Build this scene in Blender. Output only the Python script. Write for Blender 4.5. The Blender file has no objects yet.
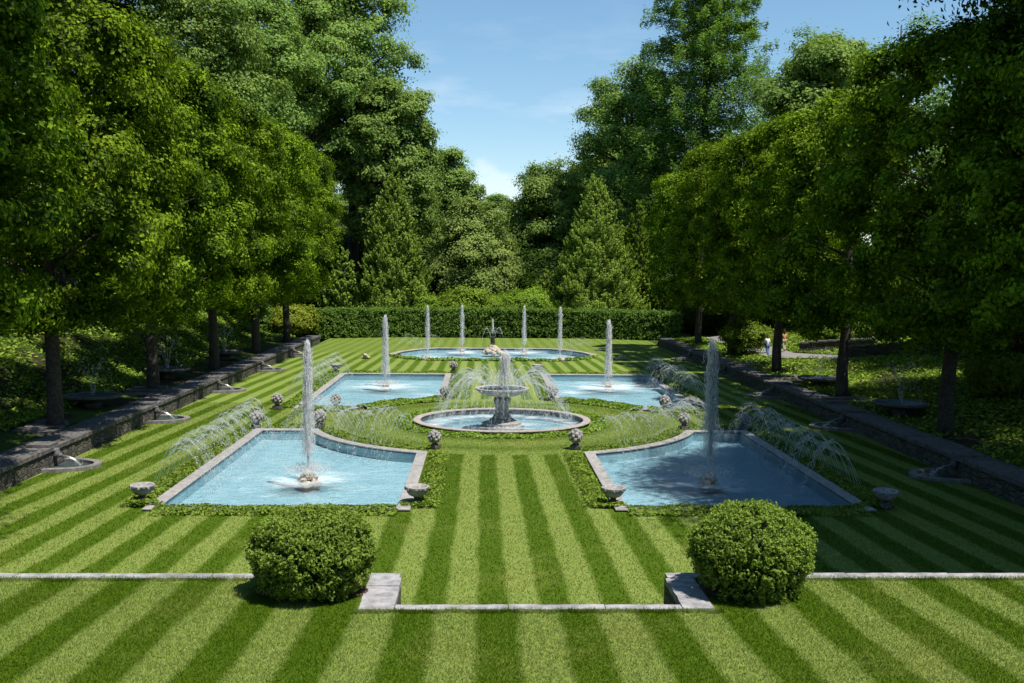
import bpy, math, random
import numpy as np
from mathutils import Vector, Matrix
R = math.radians
rng = np.random.default_rng(7)
random.seed(7)
sc = bpy.context.scene
COL = sc.collection

# ------------------------------------------------------------------ camera, sky, sun, exposure
cam = bpy.data.cameras.new('camera'); camo = bpy.data.objects.new('camera', cam); COL.objects.link(camo)
cam.sensor_width = 36.0; cam.lens = 36.0 * 1000 / 1024
cam.clip_start = 0.3; cam.clip_end = 6000
H = 8.2
camo.matrix_world = (Matrix.Translation((0, 0, H)) @ Matrix.Rotation(R(-1.714), 4, 'Z') @
                     Matrix.Rotation(R(90 - 4.204), 4, 'X') @ Matrix.Rotation(R(0.5), 4, 'Z'))
sc.camera = camo
SUN_EL, SUN_AZ = 67.0, 130.0           # azimuth clockwise from +Y: from the right, a little behind the camera
w = bpy.data.worlds.new('World'); sc.world = w; w.use_nodes = True
nt = w.node_tree; nt.nodes.clear()
out = nt.nodes.new('ShaderNodeOutputWorld'); bg = nt.nodes.new('ShaderNodeBackground')
sky = nt.nodes.new('ShaderNodeTexSky'); sky.sky_type = 'NISHITA'; sky.sun_disc = False
sky.sun_elevation = R(SUN_EL); sky.sun_rotation = R(SUN_AZ); sky.air_density = 1.0; sky.dust_density = 0.05; sky.ozone_density = 2.0
bg.inputs['Strength'].default_value = 0.108
tc = nt.nodes.new('ShaderNodeTexCoord'); mp = nt.nodes.new('ShaderNodeMapping'); mp.inputs['Scale'].default_value = (2.2, 2.2, 9.0)
nz = nt.nodes.new('ShaderNodeTexNoise'); nz.inputs['Scale'].default_value = 2.3; nz.inputs['Detail'].default_value = 7; nz.inputs['Roughness'].default_value = .58
rp = nt.nodes.new('ShaderNodeValToRGB'); rp.color_ramp.elements[0].position = .54; rp.color_ramp.elements[1].position = .80
sep = nt.nodes.new('ShaderNodeSeparateXYZ'); mr = nt.nodes.new('ShaderNodeMapRange')
mr.inputs['From Min'].default_value = .05; mr.inputs['From Max'].default_value = .24; mr.inputs['To Min'].default_value = .75; mr.inputs['To Max'].default_value = .12
ml = nt.nodes.new('ShaderNodeMath'); ml.operation = 'MULTIPLY'
mx = nt.nodes.new('ShaderNodeMixRGB'); mx.inputs[2].default_value = (7.4, 7.8, 8.3, 1)
L = nt.links.new
L(tc.outputs['Generated'], mp.inputs['Vector']); L(mp.outputs[0], nz.inputs['Vector']); L(nz.outputs['Fac'], rp.inputs[0])
L(tc.outputs['Generated'], sep.inputs[0]); L(sep.outputs['Z'], mr.inputs['Value']); L(rp.outputs[0], ml.inputs[0]); L(mr.outputs[0], ml.inputs[1])
# a small cumulus low over the gap between the trees
dv = nt.nodes.new('ShaderNodeVectorMath'); dv.operation = 'SUBTRACT'; dv.inputs[1].default_value = (.0, .993, .075); dm = nt.nodes.new('ShaderNodeVectorMath'); dm.operation = 'MULTIPLY'; dm.inputs[1].default_value = (1, 0, 1.5)
dl = nt.nodes.new('ShaderNodeVectorMath'); dl.operation = 'LENGTH'; n2 = nt.nodes.new('ShaderNodeTexNoise'); n2.inputs['Scale'].default_value = 34; n2.inputs['Detail'].default_value = 6
c1 = nt.nodes.new('ShaderNodeMath'); c1.operation = 'MULTIPLY_ADD'; c1.inputs[1].default_value = -11.0; c2 = nt.nodes.new('ShaderNodeMapRange'); c2.interpolation_type = 'SMOOTHSTEP'
c2.inputs['From Min'].default_value = .02; c2.inputs['From Max'].default_value = .28; c2.inputs['To Max'].default_value = .36
c3 = nt.nodes.new('ShaderNodeMath'); c3.operation = 'MAXIMUM'
L(tc.outputs['Generated'], dv.inputs[0]); L(dv.outputs[0], dm.inputs[0]); L(dm.outputs[0], dl.inputs[0]); L(tc.outputs['Generated'], n2.inputs['Vector'])
L(dl.outputs['Value'], c1.inputs[0]); L(n2.outputs['Fac'], c1.inputs[2]); L(c1.outputs[0], c2.inputs['Value']); L(ml.outputs[0], c3.inputs[0]); L(c2.outputs[0], c3.inputs[1])
L(c3.outputs[0], mx.inputs[0]); hsv = nt.nodes.new('ShaderNodeHueSaturation'); hsv.inputs['Saturation'].default_value = 1.10; hsv.inputs['Hue'].default_value = .49
L(sky.outputs[0], hsv.inputs['Color']); L(hsv.outputs[0], mx.inputs[1]); L(mx.outputs[0], bg.inputs['Color']); L(bg.outputs[0], out.inputs[0])
sl = bpy.data.lights.new('sun', 'SUN'); sl.energy = 4.9; sl.angle = R(.5); sl.color = (1, .955, .88)
so = bpy.data.objects.new('sun', sl); COL.objects.link(so)
sd = Vector((math.sin(R(SUN_AZ)) * math.cos(R(SUN_EL)), math.cos(R(SUN_AZ)) * math.cos(R(SUN_EL)), math.sin(R(SUN_EL))))
so.rotation_euler = sd.to_track_quat('Z', 'Y').to_euler(); so.location = (40, -10, 60)
vs = sc.view_settings; vs.view_transform = 'Standard'; vs.look = 'None'; vs.gamma = 1; vs.use_curve_mapping = False
vs.exposure = 0.46
sc.render.engine = 'CYCLES'
cy = sc.cycles
cy.max_bounces = 7; cy.diffuse_bounces = 1; cy.glossy_bounces = 3; cy.transmission_bounces = 3; cy.transparent_max_bounces = 24
cy.caustics_reflective = False; cy.caustics_refractive = False; cy.sample_clamp_indirect = 6
cy.use_denoising = True

# ------------------------------------------------------------------ node materials
class NT:
    def __init__(s, name):
        s.m = bpy.data.materials.new(name); s.m.use_nodes = True; s.t = s.m.node_tree; s.t.nodes.clear()
        s.out = s.n('OutputMaterial')
    def n(s, typ, **kw):
        nd = s.t.nodes.new('ShaderNode' + typ)
        for k, v in kw.items():
            if k.startswith('_'): setattr(nd, k[1:], v)
            else:
                key = k.replace('__', ' ')
                nd.inputs[int(key[1:]) if key[0] == 'i' and key[1:].isdigit() else key].default_value = v
        return nd
    def l(s, a, b): s.t.links.new(a, b)
    def math(s, op, a, b=None, c=None):
        nd = s.n('Math', _operation=op)
        for i, v in enumerate((a, b, c)):
            if v is None: continue
            if isinstance(v, (int, float)): nd.inputs[i].default_value = v
            else: s.l(v, nd.inputs[i])
        return nd.outputs[0]
    def mix(s, f, a, b):
        nd = s.n('MixRGB')
        for i, v in enumerate((f, a, b)):
            if isinstance(v, (int, float)): nd.inputs[i].default_value = v
            elif isinstance(v, tuple): nd.inputs[i].default_value = (*v, 1) if len(v) == 3 else v
            else: s.l(v, nd.inputs[i])
        return nd.outputs[0]
    def noise(s, scale, detail=4, rough=.55, vec=None):
        nd = s.n('TexNoise', Scale=scale, Detail=detail, Roughness=rough)
        if vec is not None: s.l(vec, nd.inputs['Vector'])
        return nd.outputs['Fac']
    def ramp(s, f, a, b):
        nd = s.n('MapRange'); nd.inputs['From Min'].default_value = a; nd.inputs['From Max'].default_value = b
        nd.interpolation_type = 'SMOOTHSTEP'; s.l(f, nd.inputs['Value']); return nd.outputs[0]
    def pos(s): return s.n('NewGeometry').outputs['Position']
    def obj(s): return s.n('TexCoord').outputs['Object']
    def bump(s, h, strength=.3, dist=.05):
        nd = s.n('Bump', Strength=strength, Distance=dist); s.l(h, nd.inputs['Height']); return nd.outputs[0]
    def principled(s, col, rough=.8, normal=None, spec=.3):
        nd = s.n('BsdfPrincipled', Roughness=rough); nd.inputs['Specular IOR Level'].default_value = spec
        if isinstance(col, tuple): nd.inputs['Base Color'].default_value = (*col, 1)
        else: s.l(col, nd.inputs['Base Color'])
        if normal is not None: s.l(normal, nd.inputs['Normal'])
        s.l(nd.outputs[0], s.out.inputs[0]); return nd

def leaf_mat(name, c0, c1, trans=.38, tcol=None, big=.25, gloss=.006, lo=.18, hi=.80):
    n = NT(name)
    a = n.n('Attribute', _attribute_name='rnd')
    nzv = n.noise(big, 2, .5, n.pos())
    f = n.math('ADD', n.math('MULTIPLY', a.outputs['Fac'], .65), n.math('MULTIPLY', nzv, .5))
    col = n.mix(n.ramp(f, lo, hi), c0, c1)
    oi = n.n('ObjectInfo'); hs = n.n('HueSaturation')
    n.l(n.math('MULTIPLY_ADD', oi.outputs['Random'], .016, .490), hs.inputs['Hue']); n.l(n.math('MULTIPLY_ADD', oi.outputs['Random'], .24, .88), hs.inputs['Value'])
    n.l(col, hs.inputs['Color']); col = hs.outputs[0]
    d = n.n('BsdfDiffuse'); n.l(col, d.inputs[0])
    t = n.n('BsdfTranslucent'); tc_ = n.mix(.55, col, tcol or (c1[0] * 1.35, c1[1] * 1.5, c1[2] * .5)); n.l(tc_, t.inputs[0])
    m1 = n.n('MixShader', i0=trans); n.l(d.outputs[0], m1.inputs[1]); n.l(t.outputs[0], m1.inputs[2])
    g = n.n('BsdfGlossy', Roughness=.55); g.inputs[0].default_value = (1, 1, 1, 1)
    m2 = n.n('MixShader', i0=gloss); n.l(m1.outputs[0], m2.inputs[1]); n.l(g.outputs[0], m2.inputs[2])
    n.l(m2.outputs[0], n.out.inputs[0]); return n.m

M = {}
M['linden'] = leaf_mat('linden_leaf', (.010, .036, .002), (.235, .365, .016), .24, lo=.34, hi=.88)
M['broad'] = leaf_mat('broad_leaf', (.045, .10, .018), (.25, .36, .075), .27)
M['dark'] = leaf_mat('dark_leaf', (.005, .016, .002), (.050, .095, .009), .18)  # leaf colour kept near black to stand in for deep tree shade
M['bright'] = leaf_mat('bright_leaf', (.075, .14, .012), (.23, .335, .035), .3)
M['pale'] = leaf_mat('pale_leaf', (.09, .15, .03), (.28, .36, .09), .26)
M['conifer'] = leaf_mat('conifer_spray', (.020, .055, .005), (.30, .40, .06), .2)
M['needle'] = leaf_mat('needle_spray', (.04, .10, .016), (.22, .35, .07), .33)
M['box'] = leaf_mat('boxwood_leaf', (.020, .060, .005), (.25, .36, .055), .25, big=2.5)
M['hedge'] = leaf_mat('hedge_leaf', (.014, .048, .006), (.14, .24, .036), .22, big=.8)
M['yellow'] = leaf_mat('yellow_leaf', (.17, .24, .02), (.28, .34, .035), .3)
M['ivy'] = leaf_mat('ivy_leaf', (.05, .11, .010), (.21, .31, .04), .22, big=1.5)
M['cover'] = leaf_mat('cover_leaf', (.04, .10, .008), (.27, .39, .05), .25, big=.6)
M['red'] = leaf_mat('bronze_leaf', (.05, .03, .012), (.12, .075, .03), .3)

def lawn_mat(name, period, phase, k, y0, curve=False, blade=False):
    n = NT(name)
    p = n.pos(); s = n.n('SeparateXYZ'); n.l(p, s.inputs[0]); X, Y = s.outputs['X'], s.outputs['Y']
    wob = n.math('MULTIPLY', n.math('SUBTRACT', n.noise(.55, 3, .5, p), .5), .24)
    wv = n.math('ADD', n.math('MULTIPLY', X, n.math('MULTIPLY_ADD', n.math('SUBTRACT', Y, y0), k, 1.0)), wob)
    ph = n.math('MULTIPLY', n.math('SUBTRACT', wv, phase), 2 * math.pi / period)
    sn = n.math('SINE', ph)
    if curve:   # rings mown round the central basin
        dx = n.math('SUBTRACT', X, 1.08); dy = n.math('SUBTRACT', Y, 52.8)
        r = n.math('SQRT', n.math('ADD', n.math('MULTIPLY', dx, dx), n.math('MULTIPLY', dy, dy)))
        sr = n.math('MULTIPLY_ADD', n.math('SINE', n.math('MULTIPLY', r, 2 * math.pi / 2.4)), .16, -.08)
        inr = n.math('MULTIPLY', n.math('LESS_THAN', r, 9.4), 1.0)
        mixn = n.n('MixRGB'); n.l(inr, mixn.inputs[0]); n.l(sn, mixn.inputs[1]); n.l(sr, mixn.inputs[2]); sn = mixn.outputs[0]
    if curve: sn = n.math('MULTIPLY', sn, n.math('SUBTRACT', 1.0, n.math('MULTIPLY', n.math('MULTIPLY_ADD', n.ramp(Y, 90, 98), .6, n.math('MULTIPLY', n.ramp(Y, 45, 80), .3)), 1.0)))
    st = n.ramp(sn, -.42, .42)                          # 1 = dark stripe; sheen of leaning grass painted as colour
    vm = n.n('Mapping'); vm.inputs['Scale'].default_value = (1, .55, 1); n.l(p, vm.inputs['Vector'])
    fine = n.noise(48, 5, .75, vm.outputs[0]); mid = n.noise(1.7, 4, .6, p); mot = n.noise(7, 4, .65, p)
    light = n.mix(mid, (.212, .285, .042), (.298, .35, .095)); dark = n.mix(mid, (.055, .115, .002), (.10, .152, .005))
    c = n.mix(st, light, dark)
    c = n.mix(n.ramp(mot, .35, .75), n.mix(.22, c, (.04, .09, .008)), c)
    c = n.mix(n.ramp(fine, .34, .64), n.mix(.48, c, (.03, .065, .006)), c)
    c = n.mix(n.math('MULTIPLY', n.ramp(n.noise(40, 3, .7, p), .62, .78), .25), c, (.36, .38, .17))
    c = n.mix(n.math('MULTIPLY', n.ramp(n.noise(.30, 5, .65, p), .50, .72), .36), c, (.21, .22, .05))
    if blade:
        at = n.n('Attribute', _attribute_name='rnd'); c = n.mix(n.math('MULTIPLY', at.outputs['Fac'], .45), c, n.mix(st, (.25, .33, .085), (.085, .17, .006)))
        d = n.n('BsdfDiffuse'); n.l(c, d.inputs[0]); t = n.n('BsdfTranslucent'); n.l(c, t.inputs[0])
        ms = n.n('MixShader', i0=.35); n.l(d.outputs[0], ms.inputs[1]); n.l(t.outputs[0], ms.inputs[2]); n.l(ms.outputs[0], n.out.inputs[0]); return n.m
    n.principled(c, .75, n.bump(fine, .55, .05), .12); return n.m
M['lawn'] = lawn_mat('mown_lawn', 1.53, -.08, .005, 25, True)
M['lawn_up'] = lawn_mat('mown_terrace_lawn', 1.50, -.08, .012, 18.6)

M['blade'] = lawn_mat('grass_blades', 1.53, -.08, .005, 25, True, True)
M['blade_up'] = lawn_mat('terrace_grass_blades', 1.50, -.08, .012, 18.6, False, True)
def slope_mat():
    n = NT('slope_ground'); p = n.pos()
    a = n.noise(.35, 4, .6, p); b = n.noise(9, 5, .7, p)
    c = n.mix(n.ramp(a, .42, .60), (.045, .036, .022), (.075, .125, .02))
    c = n.mix(n.ramp(b, .35, .7), n.mix(.55, c, (.02, .03, .008)), c)
    n.principled(c, .9, n.bump(b, .8, .12), .1); return n.m
M['slope'] = slope_mat()
n = NT('far_ground'); n.principled(n.mix(n.noise(.05, 3, .5, n.pos()), (.03, .05, .012), (.06, .08, .02)), .95); M['far'] = n.m
n = NT('mulch'); n.principled(n.mix(n.noise(18, 4, .7, n.pos()), (.05, .028, .018), (.17, .105, .075)), .95, n.bump(n.noise(25, 4, .7, n.pos()), .8, .05)); M['mulch'] = n.m
n = NT('path_gravel'); n.principled(n.mix(n.noise(3, 4, .7, n.pos()), (.17, .16, .15), (.27, .26, .25)), .9); M['path'] = n.m

def stone(name, c0, c1, scale=6, joint=None, rough=.85, stain=.5):
    n = NT(name); p = n.pos()
    b = n.noise(scale, 6, .65, p); a = n.noise(scale * .18, 4, .6, p)
    c = n.mix(n.ramp(b, .3, .72), c0, c1)
    c = n.mix(n.math('MULTIPLY', n.ramp(a, .5, .72), stain), c, tuple(v * .5 for v in c0))
    n.principled(c, rough, n.bump(b, .35, .03), .25); return n.m
M['coping'] = stone('coping_stone', (.235, .22, .208), (.38, .36, .34), 5, stain=.35)
M['flag'] = stone('terrace_flagstone', (.20, .195, .20), (.40, .385, .385), 4, stain=.6)
M['carved'] = stone('carved_stone', (.22, .205, .195), (.42, .40, .385), 9, stain=.6)
M['dkstone'] = stone('weathered_stone', (.075, .07, .066), (.17, .16, .15), 5)
M['tazza'] = stone('fountain_granite', (.29, .27, .25), (.45, .42, .39), 8)
M['basinrim'] = stone('damp_basin_stone', (.13, .12, .11), (.27, .25, .23), 5)
M['rosecop'] = stone('rosy_stone', (.27, .23, .205), (.42, .37, .335), 5, stain=.3)
M['rock'] = stone('tufa_rock', (.40, .32, .24), (.62, .52, .42), 7, stain=.3)
M['bark'] = stone('bark', (.035, .028, .022), (.095, .08, .066), 8)
M['twig'] = stone('twig_core', (.012, .018, .008), (.03, .04, .014), 8)
def masonry():
    n = NT('fieldstone_masonry'); tcx = n.obj(); mp = n.n('Mapping'); mp.inputs['Scale'].default_value = (1, 1.5, 3.6); n.l(tcx, mp.inputs['Vector'])
    v = n.n('TexVoronoi', Scale=1.5); v.feature = 'F1'; n.l(mp.outputs[0], v.inputs['Vector'])
    e = n.n('TexVoronoi', Scale=1.5); e.feature = 'DISTANCE_TO_EDGE'; n.l(mp.outputs[0], e.inputs['Vector'])
    s = n.n('SeparateXYZ'); n.l(v.outputs['Color'], s.inputs[0])
    c = n.mix(s.outputs[0], (.055, .05, .043), (.17, .15, .125)); c = n.mix(n.math('MULTIPLY', n.noise(14, 4, .7, tcx), .6), c, (.10, .09, .07))
    c = n.mix(n.ramp(e.outputs['Distance'], .0, .07), (.06, .055, .05), c)
    n.principled(c, .9, n.bump(n.ramp(e.outputs['Distance'], 0, .12), .8, .08), .2); return n.m
M['masonry'] = masonry()
def paint():
    n = NT('pool_paint'); p = n.pos(); a = n.noise(.55, 5, .6, p); b = n.noise(5, 3, .6, p)
    c = n.mix(n.ramp(a, .3, .7), (.43, .585, .645), (.54, .68, .72)); c = n.mix(n.math('MULTIPLY', b, .25), c, (.20, .34, .38))
    n.principled(c, .7); return n.m
M['paint'] = paint()
n = NT('pool_lining'); n.principled(n.mix(n.noise(4, 4, .6, n.pos()), (.05, .06, .065), (.14, .15, .15)), .8); M['lining'] = n.m
def water():
    n = NT('water_surface'); p = n.pos()
    mp = n.n('Mapping'); mp.inputs['Scale'].default_value = (1, 1.3, 1); n.l(p, mp.inputs['Vector'])
    r1 = n.noise(1.5, 5, .6, mp.outputs[0]); r2 = n.noise(9, 3, .6, mp.outputs[0])
    h = n.math('ADD', r1, n.math('MULTIPLY', r2, .35))
    nb = n.bump(h, .8, .20)
    tr = n.n('BsdfTransparent'); tr.inputs[0].default_value = (.80, .93, .97, 1)
    gl = n.n('BsdfGlossy', Roughness=.12); n.l(nb, gl.inputs['Normal'])
    fr = n.n('Fresnel', IOR=1.33); n.l(nb, fr.inputs['Normal'])
    m1 = n.n('MixShader'); n.l(fr.outputs[0], m1.inputs[0]); n.l(tr.outputs[0], m1.inputs[1]); n.l(gl.outputs[0], m1.inputs[2])
    # foam: froth off the falling water plus bright ripple reflections painted white
    at = n.n('Attribute', _attribute_name='foam_glint')
    mp2 = n.n('Mapping'); mp2.inputs['Scale'].default_value = (.55, 1.0, 1); n.l(p, mp2.inputs['Vector'])
    fn = n.noise(1.1, 6, .68, mp2.outputs[0])
    ff = n.ramp(n.math('ADD', fn, n.math('MULTIPLY', at.outputs['Fac'], .34)), .56, 1.0)
    ff = n.math('MULTIPLY', ff, .5)
    df = n.n('BsdfDiffuse'); df.inputs[0].default_value = (.80, .85, .87, 1)
    m2 = n.n('MixShader'); n.l(ff, m2.inputs[0]); n.l(m1.outputs[0], m2.inputs[1]); n.l(df.outputs[0], m2.inputs[2])
    n.l(m2.outputs[0], n.out.inputs[0]); return n.m
M['water'] = water()
def spray(name, alpha, c=.92):
    n = NT(name)
    tr = n.n('BsdfTransparent'); d = n.n('BsdfDiffuse'); d.inputs[0].default_value = (c * .97, c * .99, c, 1)
    t = n.n('BsdfTranslucent'); t.inputs[0].default_value = (c * .97, c * .99, c, 1)
    g = n.n('BsdfGlossy', Roughness=.25)
    m0 = n.n('MixShader', i0=.5); n.l(d.outputs[0], m0.inputs[1]); n.l(t.outputs[0], m0.inputs[2])
    m1 = n.n('MixShader', i0=.18); n.l(m0.outputs[0], m1.inputs[1]); n.l(g.outputs[0], m1.inputs[2])
    m2 = n.n('MixShader', i0=alpha); n.l(tr.outputs[0], m2.inputs[1]); n.l(m1.outputs[0], m2.inputs[2])
    n.l(m2.outputs[0], n.out.inputs[0]); return n.m
M['jet'] = spray('jet_water', .46); M['drops'] = spray('spray_drops', .36); M['arc'] = spray('arc_water', .40); M['mist'] = spray('fine_mist', .22)
def plain(name, c, rough=.7):
    n = NT(name); n.principled(n.mix(n.noise(9, 3, .6, n.pos()), tuple(v * .8 for v in c), c), rough); return n.m
M['white_cloth'] = plain('white_cloth', (.80, .80, .82)); M['denim'] = plain('denim', (.08, .16, .32)); M['skin'] = plain('skin', (.48, .30, .22))
M['hair'] = plain('hair', (.05, .03, .02)); M['rose_cloth'] = plain('rose_cloth', (.42, .16, .17)); M['orange_cloth'] = plain('orange_cloth', (.62, .30, .10)); M['khaki'] = plain('khaki', (.45, .38, .28))
M['bronze'] = plain('bronze', (.03, .028, .02), .5)

# ------------------------------------------------------------------ helpers
AX = 1.08                                # the garden's axis of symmetry
def tag(o, label=None, cat=None, group=None, kind=None):
    if label: o['label'] = label
    if cat: o['category'] = cat
    if group: o['group'] = group
    if kind: o['kind'] = kind
    return o
def empty(name, loc, label=None, cat=None, group=None, rz=0, sc_=None):
    o = bpy.data.objects.new(name, None); COL.objects.link(o); o.location = loc; o.rotation_euler = (0, 0, rz)
    o.empty_display_size = .3
    if sc_: o.scale = sc_
    return tag(o, label, cat, group)
def link(name, me, mat, parent=None, world=False):
    o = bpy.data.objects.new(name, me)
    if mat and not me.materials: me.materials.append(mat)
    COL.objects.link(o)
    if parent:
        o.parent = parent
        if world: o.location = [-v for v in parent.location]
    return o
def npmesh(name, V, Fq, rnd=None, smooth=False, attr='rnd', domain='FACE'):
    """V (n,3), Fq (m,k) with equal k"""
    me = bpy.data.meshes.new(name); V = np.ascontiguousarray(V, dtype=np.float32); Fq = np.ascontiguousarray(Fq, dtype=np.int32)
    m, k = Fq.shape
    me.vertices.add(len(V)); me.vertices.foreach_set('co', V.ravel())
    me.loops.add(m * k); me.loops.foreach_set('vertex_index', Fq.ravel())
    me.polygons.add(m); me.polygons.foreach_set('loop_start', np.arange(0, m * k, k, dtype=np.int32))
    me.polygons.foreach_set('use_smooth', np.full(m, smooth, dtype=bool))
    me.update(calc_edges=True)
    if rnd is not None:
        a = me.attributes.new(attr, 'FLOAT', domain); a.data.foreach_set('value', np.ascontiguousarray(rnd, dtype=np.float32))
    return me
class MB:
    def __init__(s): s.v = []; s.f = []
    def add(s, vs, fs):
        b = len(s.v); s.v += [tuple(p) for p in vs]; s.f += [[i + b for i in f] for f in fs]; return s
    def box(s, x0, x1, y0, y1, z0, z1, jit=0):
        P = [(x, y, z) for z in (z0, z1) for (x, y) in ((x0, y0), (x1, y0), (x1, y1), (x0, y1))]
        if jit: P = [tuple(c + random.uniform(-jit, jit) for c in p) for p in P]
        return s.add(P, [(3, 2, 1, 0), (4, 5, 6, 7), (0, 1, 5, 4), (1, 2, 6, 5), (2, 3, 7, 6), (3, 0, 4, 7)])
    def tube(s, pts, rad, k=8, cap=True):
        pts = [Vector(p) for p in pts]; vs = []; fs = []
        if isinstance(rad, (int, float)): rad = [rad] * len(pts)
        for i, p in enumerate(pts):
            t = (pts[min(i + 1, len(pts) - 1)] - pts[max(i - 1, 0)]).normalized()
            a = t.orthogonal().normalized() if i == 0 else (s._a - t * s._a.dot(t)).normalized()
            s._a = a; b = t.cross(a)
            for j in range(k):
                q = 2 * math.pi * j / k; vs.append(p + (a * math.cos(q) + b * math.sin(q)) * rad[i])
        for i in range(len(pts) - 1):
            for j in range(k): fs.append((i * k + j, i * k + (j + 1) % k, (i + 1) * k + (j + 1) % k, (i + 1) * k + j))
        if cap: fs.append(tuple(range(k))[::-1]); fs.append(tuple(range((len(pts) - 1) * k, len(pts) * k)))
        return s.add(vs, fs)
    def lathe(s, prof, k=24, c=(0, 0, 0), sy=1.0, flute=0, nfl=12):
        vs = []; fs = []; m = len(prof)
        for r, z in prof:
            for j in range(k):
                q = 2 * math.pi * j / k; rr = r * (1 + flute * math.cos(nfl * q))
                vs.append((c[0] + rr * math.cos(q), c[1] + rr * sy * math.sin(q), c[2] + z))
        for i in range(m - 1):
            for j in range(k): fs.append((i * k + j, i * k + (j + 1) % k, (i + 1) * k + (j + 1) % k, (i + 1) * k + j))
        if prof[0][0] > 1e-4: fs.append(tuple(range(k))[::-1])
        if prof[-1][0] > 1e-4: fs.append(tuple(range((m - 1) * k, m * k)))
        return s.add(vs, fs)
    def blob(s, c, r, k=8, m=6, jit=0.0):
        vs = [(c[0], c[1], c[2] - r[2])]; fs = []
        for i in range(1, m):
            a = math.pi * i / m - math.pi / 2
            for j in range(k):
                q = 2 * math.pi * j / k; g = 1 + random.uniform(-jit, jit)
                vs.append((c[0] + r[0] * g * math.cos(a) * math.cos(q), c[1] + r[1] * g * math.cos(a) * math.sin(q), c[2] + r[2] * g * math.sin(a)))
        vs.append((c[0], c[1], c[2] + r[2])); t = len(vs) - 1
        for j in range(k): fs.append((0, 1 + (j + 1) % k, 1 + j)); fs.append((t, 1 + (m - 2) * k + j, 1 + (m - 2) * k + (j + 1) % k))
        for i in range(m - 2):
            for j in range(k): fs.append((1 + i * k + j, 1 + i * k + (j + 1) % k, 1 + (i + 1) * k + (j + 1) % k, 1 + (i + 1) * k + j))
        return s.add(vs, fs)
    def ring(s, inner, outer, z0, z1):
        n = len(inner); vs = [(*p, z) for z in (z0, z1) for P in (inner, outer) for p in P]; fs = []
        for i in range(n):
            j = (i + 1) % n
            a, b, c, d = i, j, n + i, n + j; A, B, C, D = a + 2 * n, b + 2 * n, c + 2 * n, d + 2 * n
            fs += [(A, C, D, B), (a, A, B, b), (c, d, D, C), (a, b, d, c)]
        return s.add(vs, fs)
    def mesh(s, name, smooth=False):
        me = bpy.data.meshes.new(name); me.from_pydata(s.v, [], s.f); me.update()
        if smooth: me.polygons.foreach_set('use_smooth', [True] * len(me.polygons))
        return me
    def build(s, name, mat, parent=None, world=False, smooth=False): return link(name, s.mesh(name, smooth), mat, parent, world)

def copy_tree(o, parent=None):
    c = o.copy(); COL.objects.link(c); c.parent = parent
    for ch in [x for x in bpy.data.objects if x.parent == o]:
        copy_tree(ch, c)
    return c
KIDS = {}
def dup(root, loc, label, rz=0, scale=None, group=None):
    r = root.copy(); COL.objects.link(r); r.location = loc; r.rotation_euler = (0, 0, rz)
    if scale is not None: r.scale = scale if not isinstance(scale, (int, float)) else (scale,) * 3
    r['label'] = label
    if group: r['group'] = group
    for ch in KIDS.setdefault(root.name, [x for x in COL.objects if x.parent == root]):
        c = ch.copy(); COL.objects.link(c); c.parent = r
        for g in KIDS.setdefault(ch.name, [x for x in COL.objects if x.parent == ch]):
            d = g.copy(); COL.objects.link(d); d.parent = c
    return r

# ---- leaves
def unit(v): return v / np.maximum(np.linalg.norm(v, axis=1, keepdims=True), 1e-9)
def rdir(n): return unit(rng.normal(size=(n, 3)))
def leaves(P, N, size, aspect=.62, jit=.8, cup=.12):
    n = len(P); N = unit(N + jit * rng.normal(size=(n, 3)) * .6)
    T = unit(np.cross(N, rdir(n))); B = np.cross(N, T)
    s = (size * rng.uniform(.65, 1.3, n))[:, None] if np.isscalar(size) else size[:, None]
    a = s * .5; b = a * aspect
    V = np.stack([P - T * a, P + B * b + N * s * cup, P + T * a, P - B * b + N * s * cup], 1).reshape(-1, 3)
    return V, np.arange(4 * n).reshape(-1, 4)
def leaf_mesh(name, P, N, size, aspect=.62, jit=.8, rnd=None):
    V, Fq = leaves(P, N, size, aspect, jit)
    return npmesh(name, V, Fq, rng.random(len(P)) if rnd is None else rnd)
def clump(C, CN, per, sig, flat=.7):
    """leaves around clump centres; normals follow the clump's outward normal, tilted up"""
    n = len(C); D = rng.normal(size=(n, per, 3)); sg = (sig * rng.uniform(.6, 1.35, n))[:, None, None]
    P = C[:, None, :] + D * sg * np.array([1, 1, flat])
    Nn = CN[:, None, :] * 1.25 + D * .35 + np.array([0, 0, .40])
    tone = np.repeat(rng.random(n) * .62, per) + rng.random(n * per) * .38
    return P.reshape(-1, 3), Nn.reshape(-1, 3), tone

# ------------------------------------------------------------------ plan of the pools (u = X - AX)
def dens(P, step=.5):
    o = []
    for i, a in enumerate(P):
        b = P[(i + 1) % len(P)]; m = max(1, int(math.dist(a, b) / step))
        o += [(a[0] + (b[0] - a[0]) * k / m, a[1] + (b[1] - a[1]) * k / m) for k in range(m)]
    return o
def offset(P, d):
    n = len(P); o = []
    for i in range(n):
        a, b, c = (np.array(P[j % n]) for j in (i - 1, i, i + 1))
        e = b - a; f = c - b; e = e / np.linalg.norm(e); f = f / np.linalg.norm(f)
        n1 = np.array([e[1], -e[0]]); n2 = np.array([f[1], -f[0]])
        mvec = (n1 + n2) / max(1 + n1 @ n2, .3); o.append(tuple(b + mvec * d))
    return o
def inside(P, X, Y):
    r = np.zeros(X.shape, bool); n = len(P)
    for i in range(n):
        (x0, y0), (x1, y1) = P[i], P[(i + 1) % n]
        if y0 == y1: continue
        c = ((y0 > Y) != (y1 > Y)) & (X < (x1 - x0) * (Y - y0) / (y1 - y0) + x0); r ^= c
    return r
CY = 52.9
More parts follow.
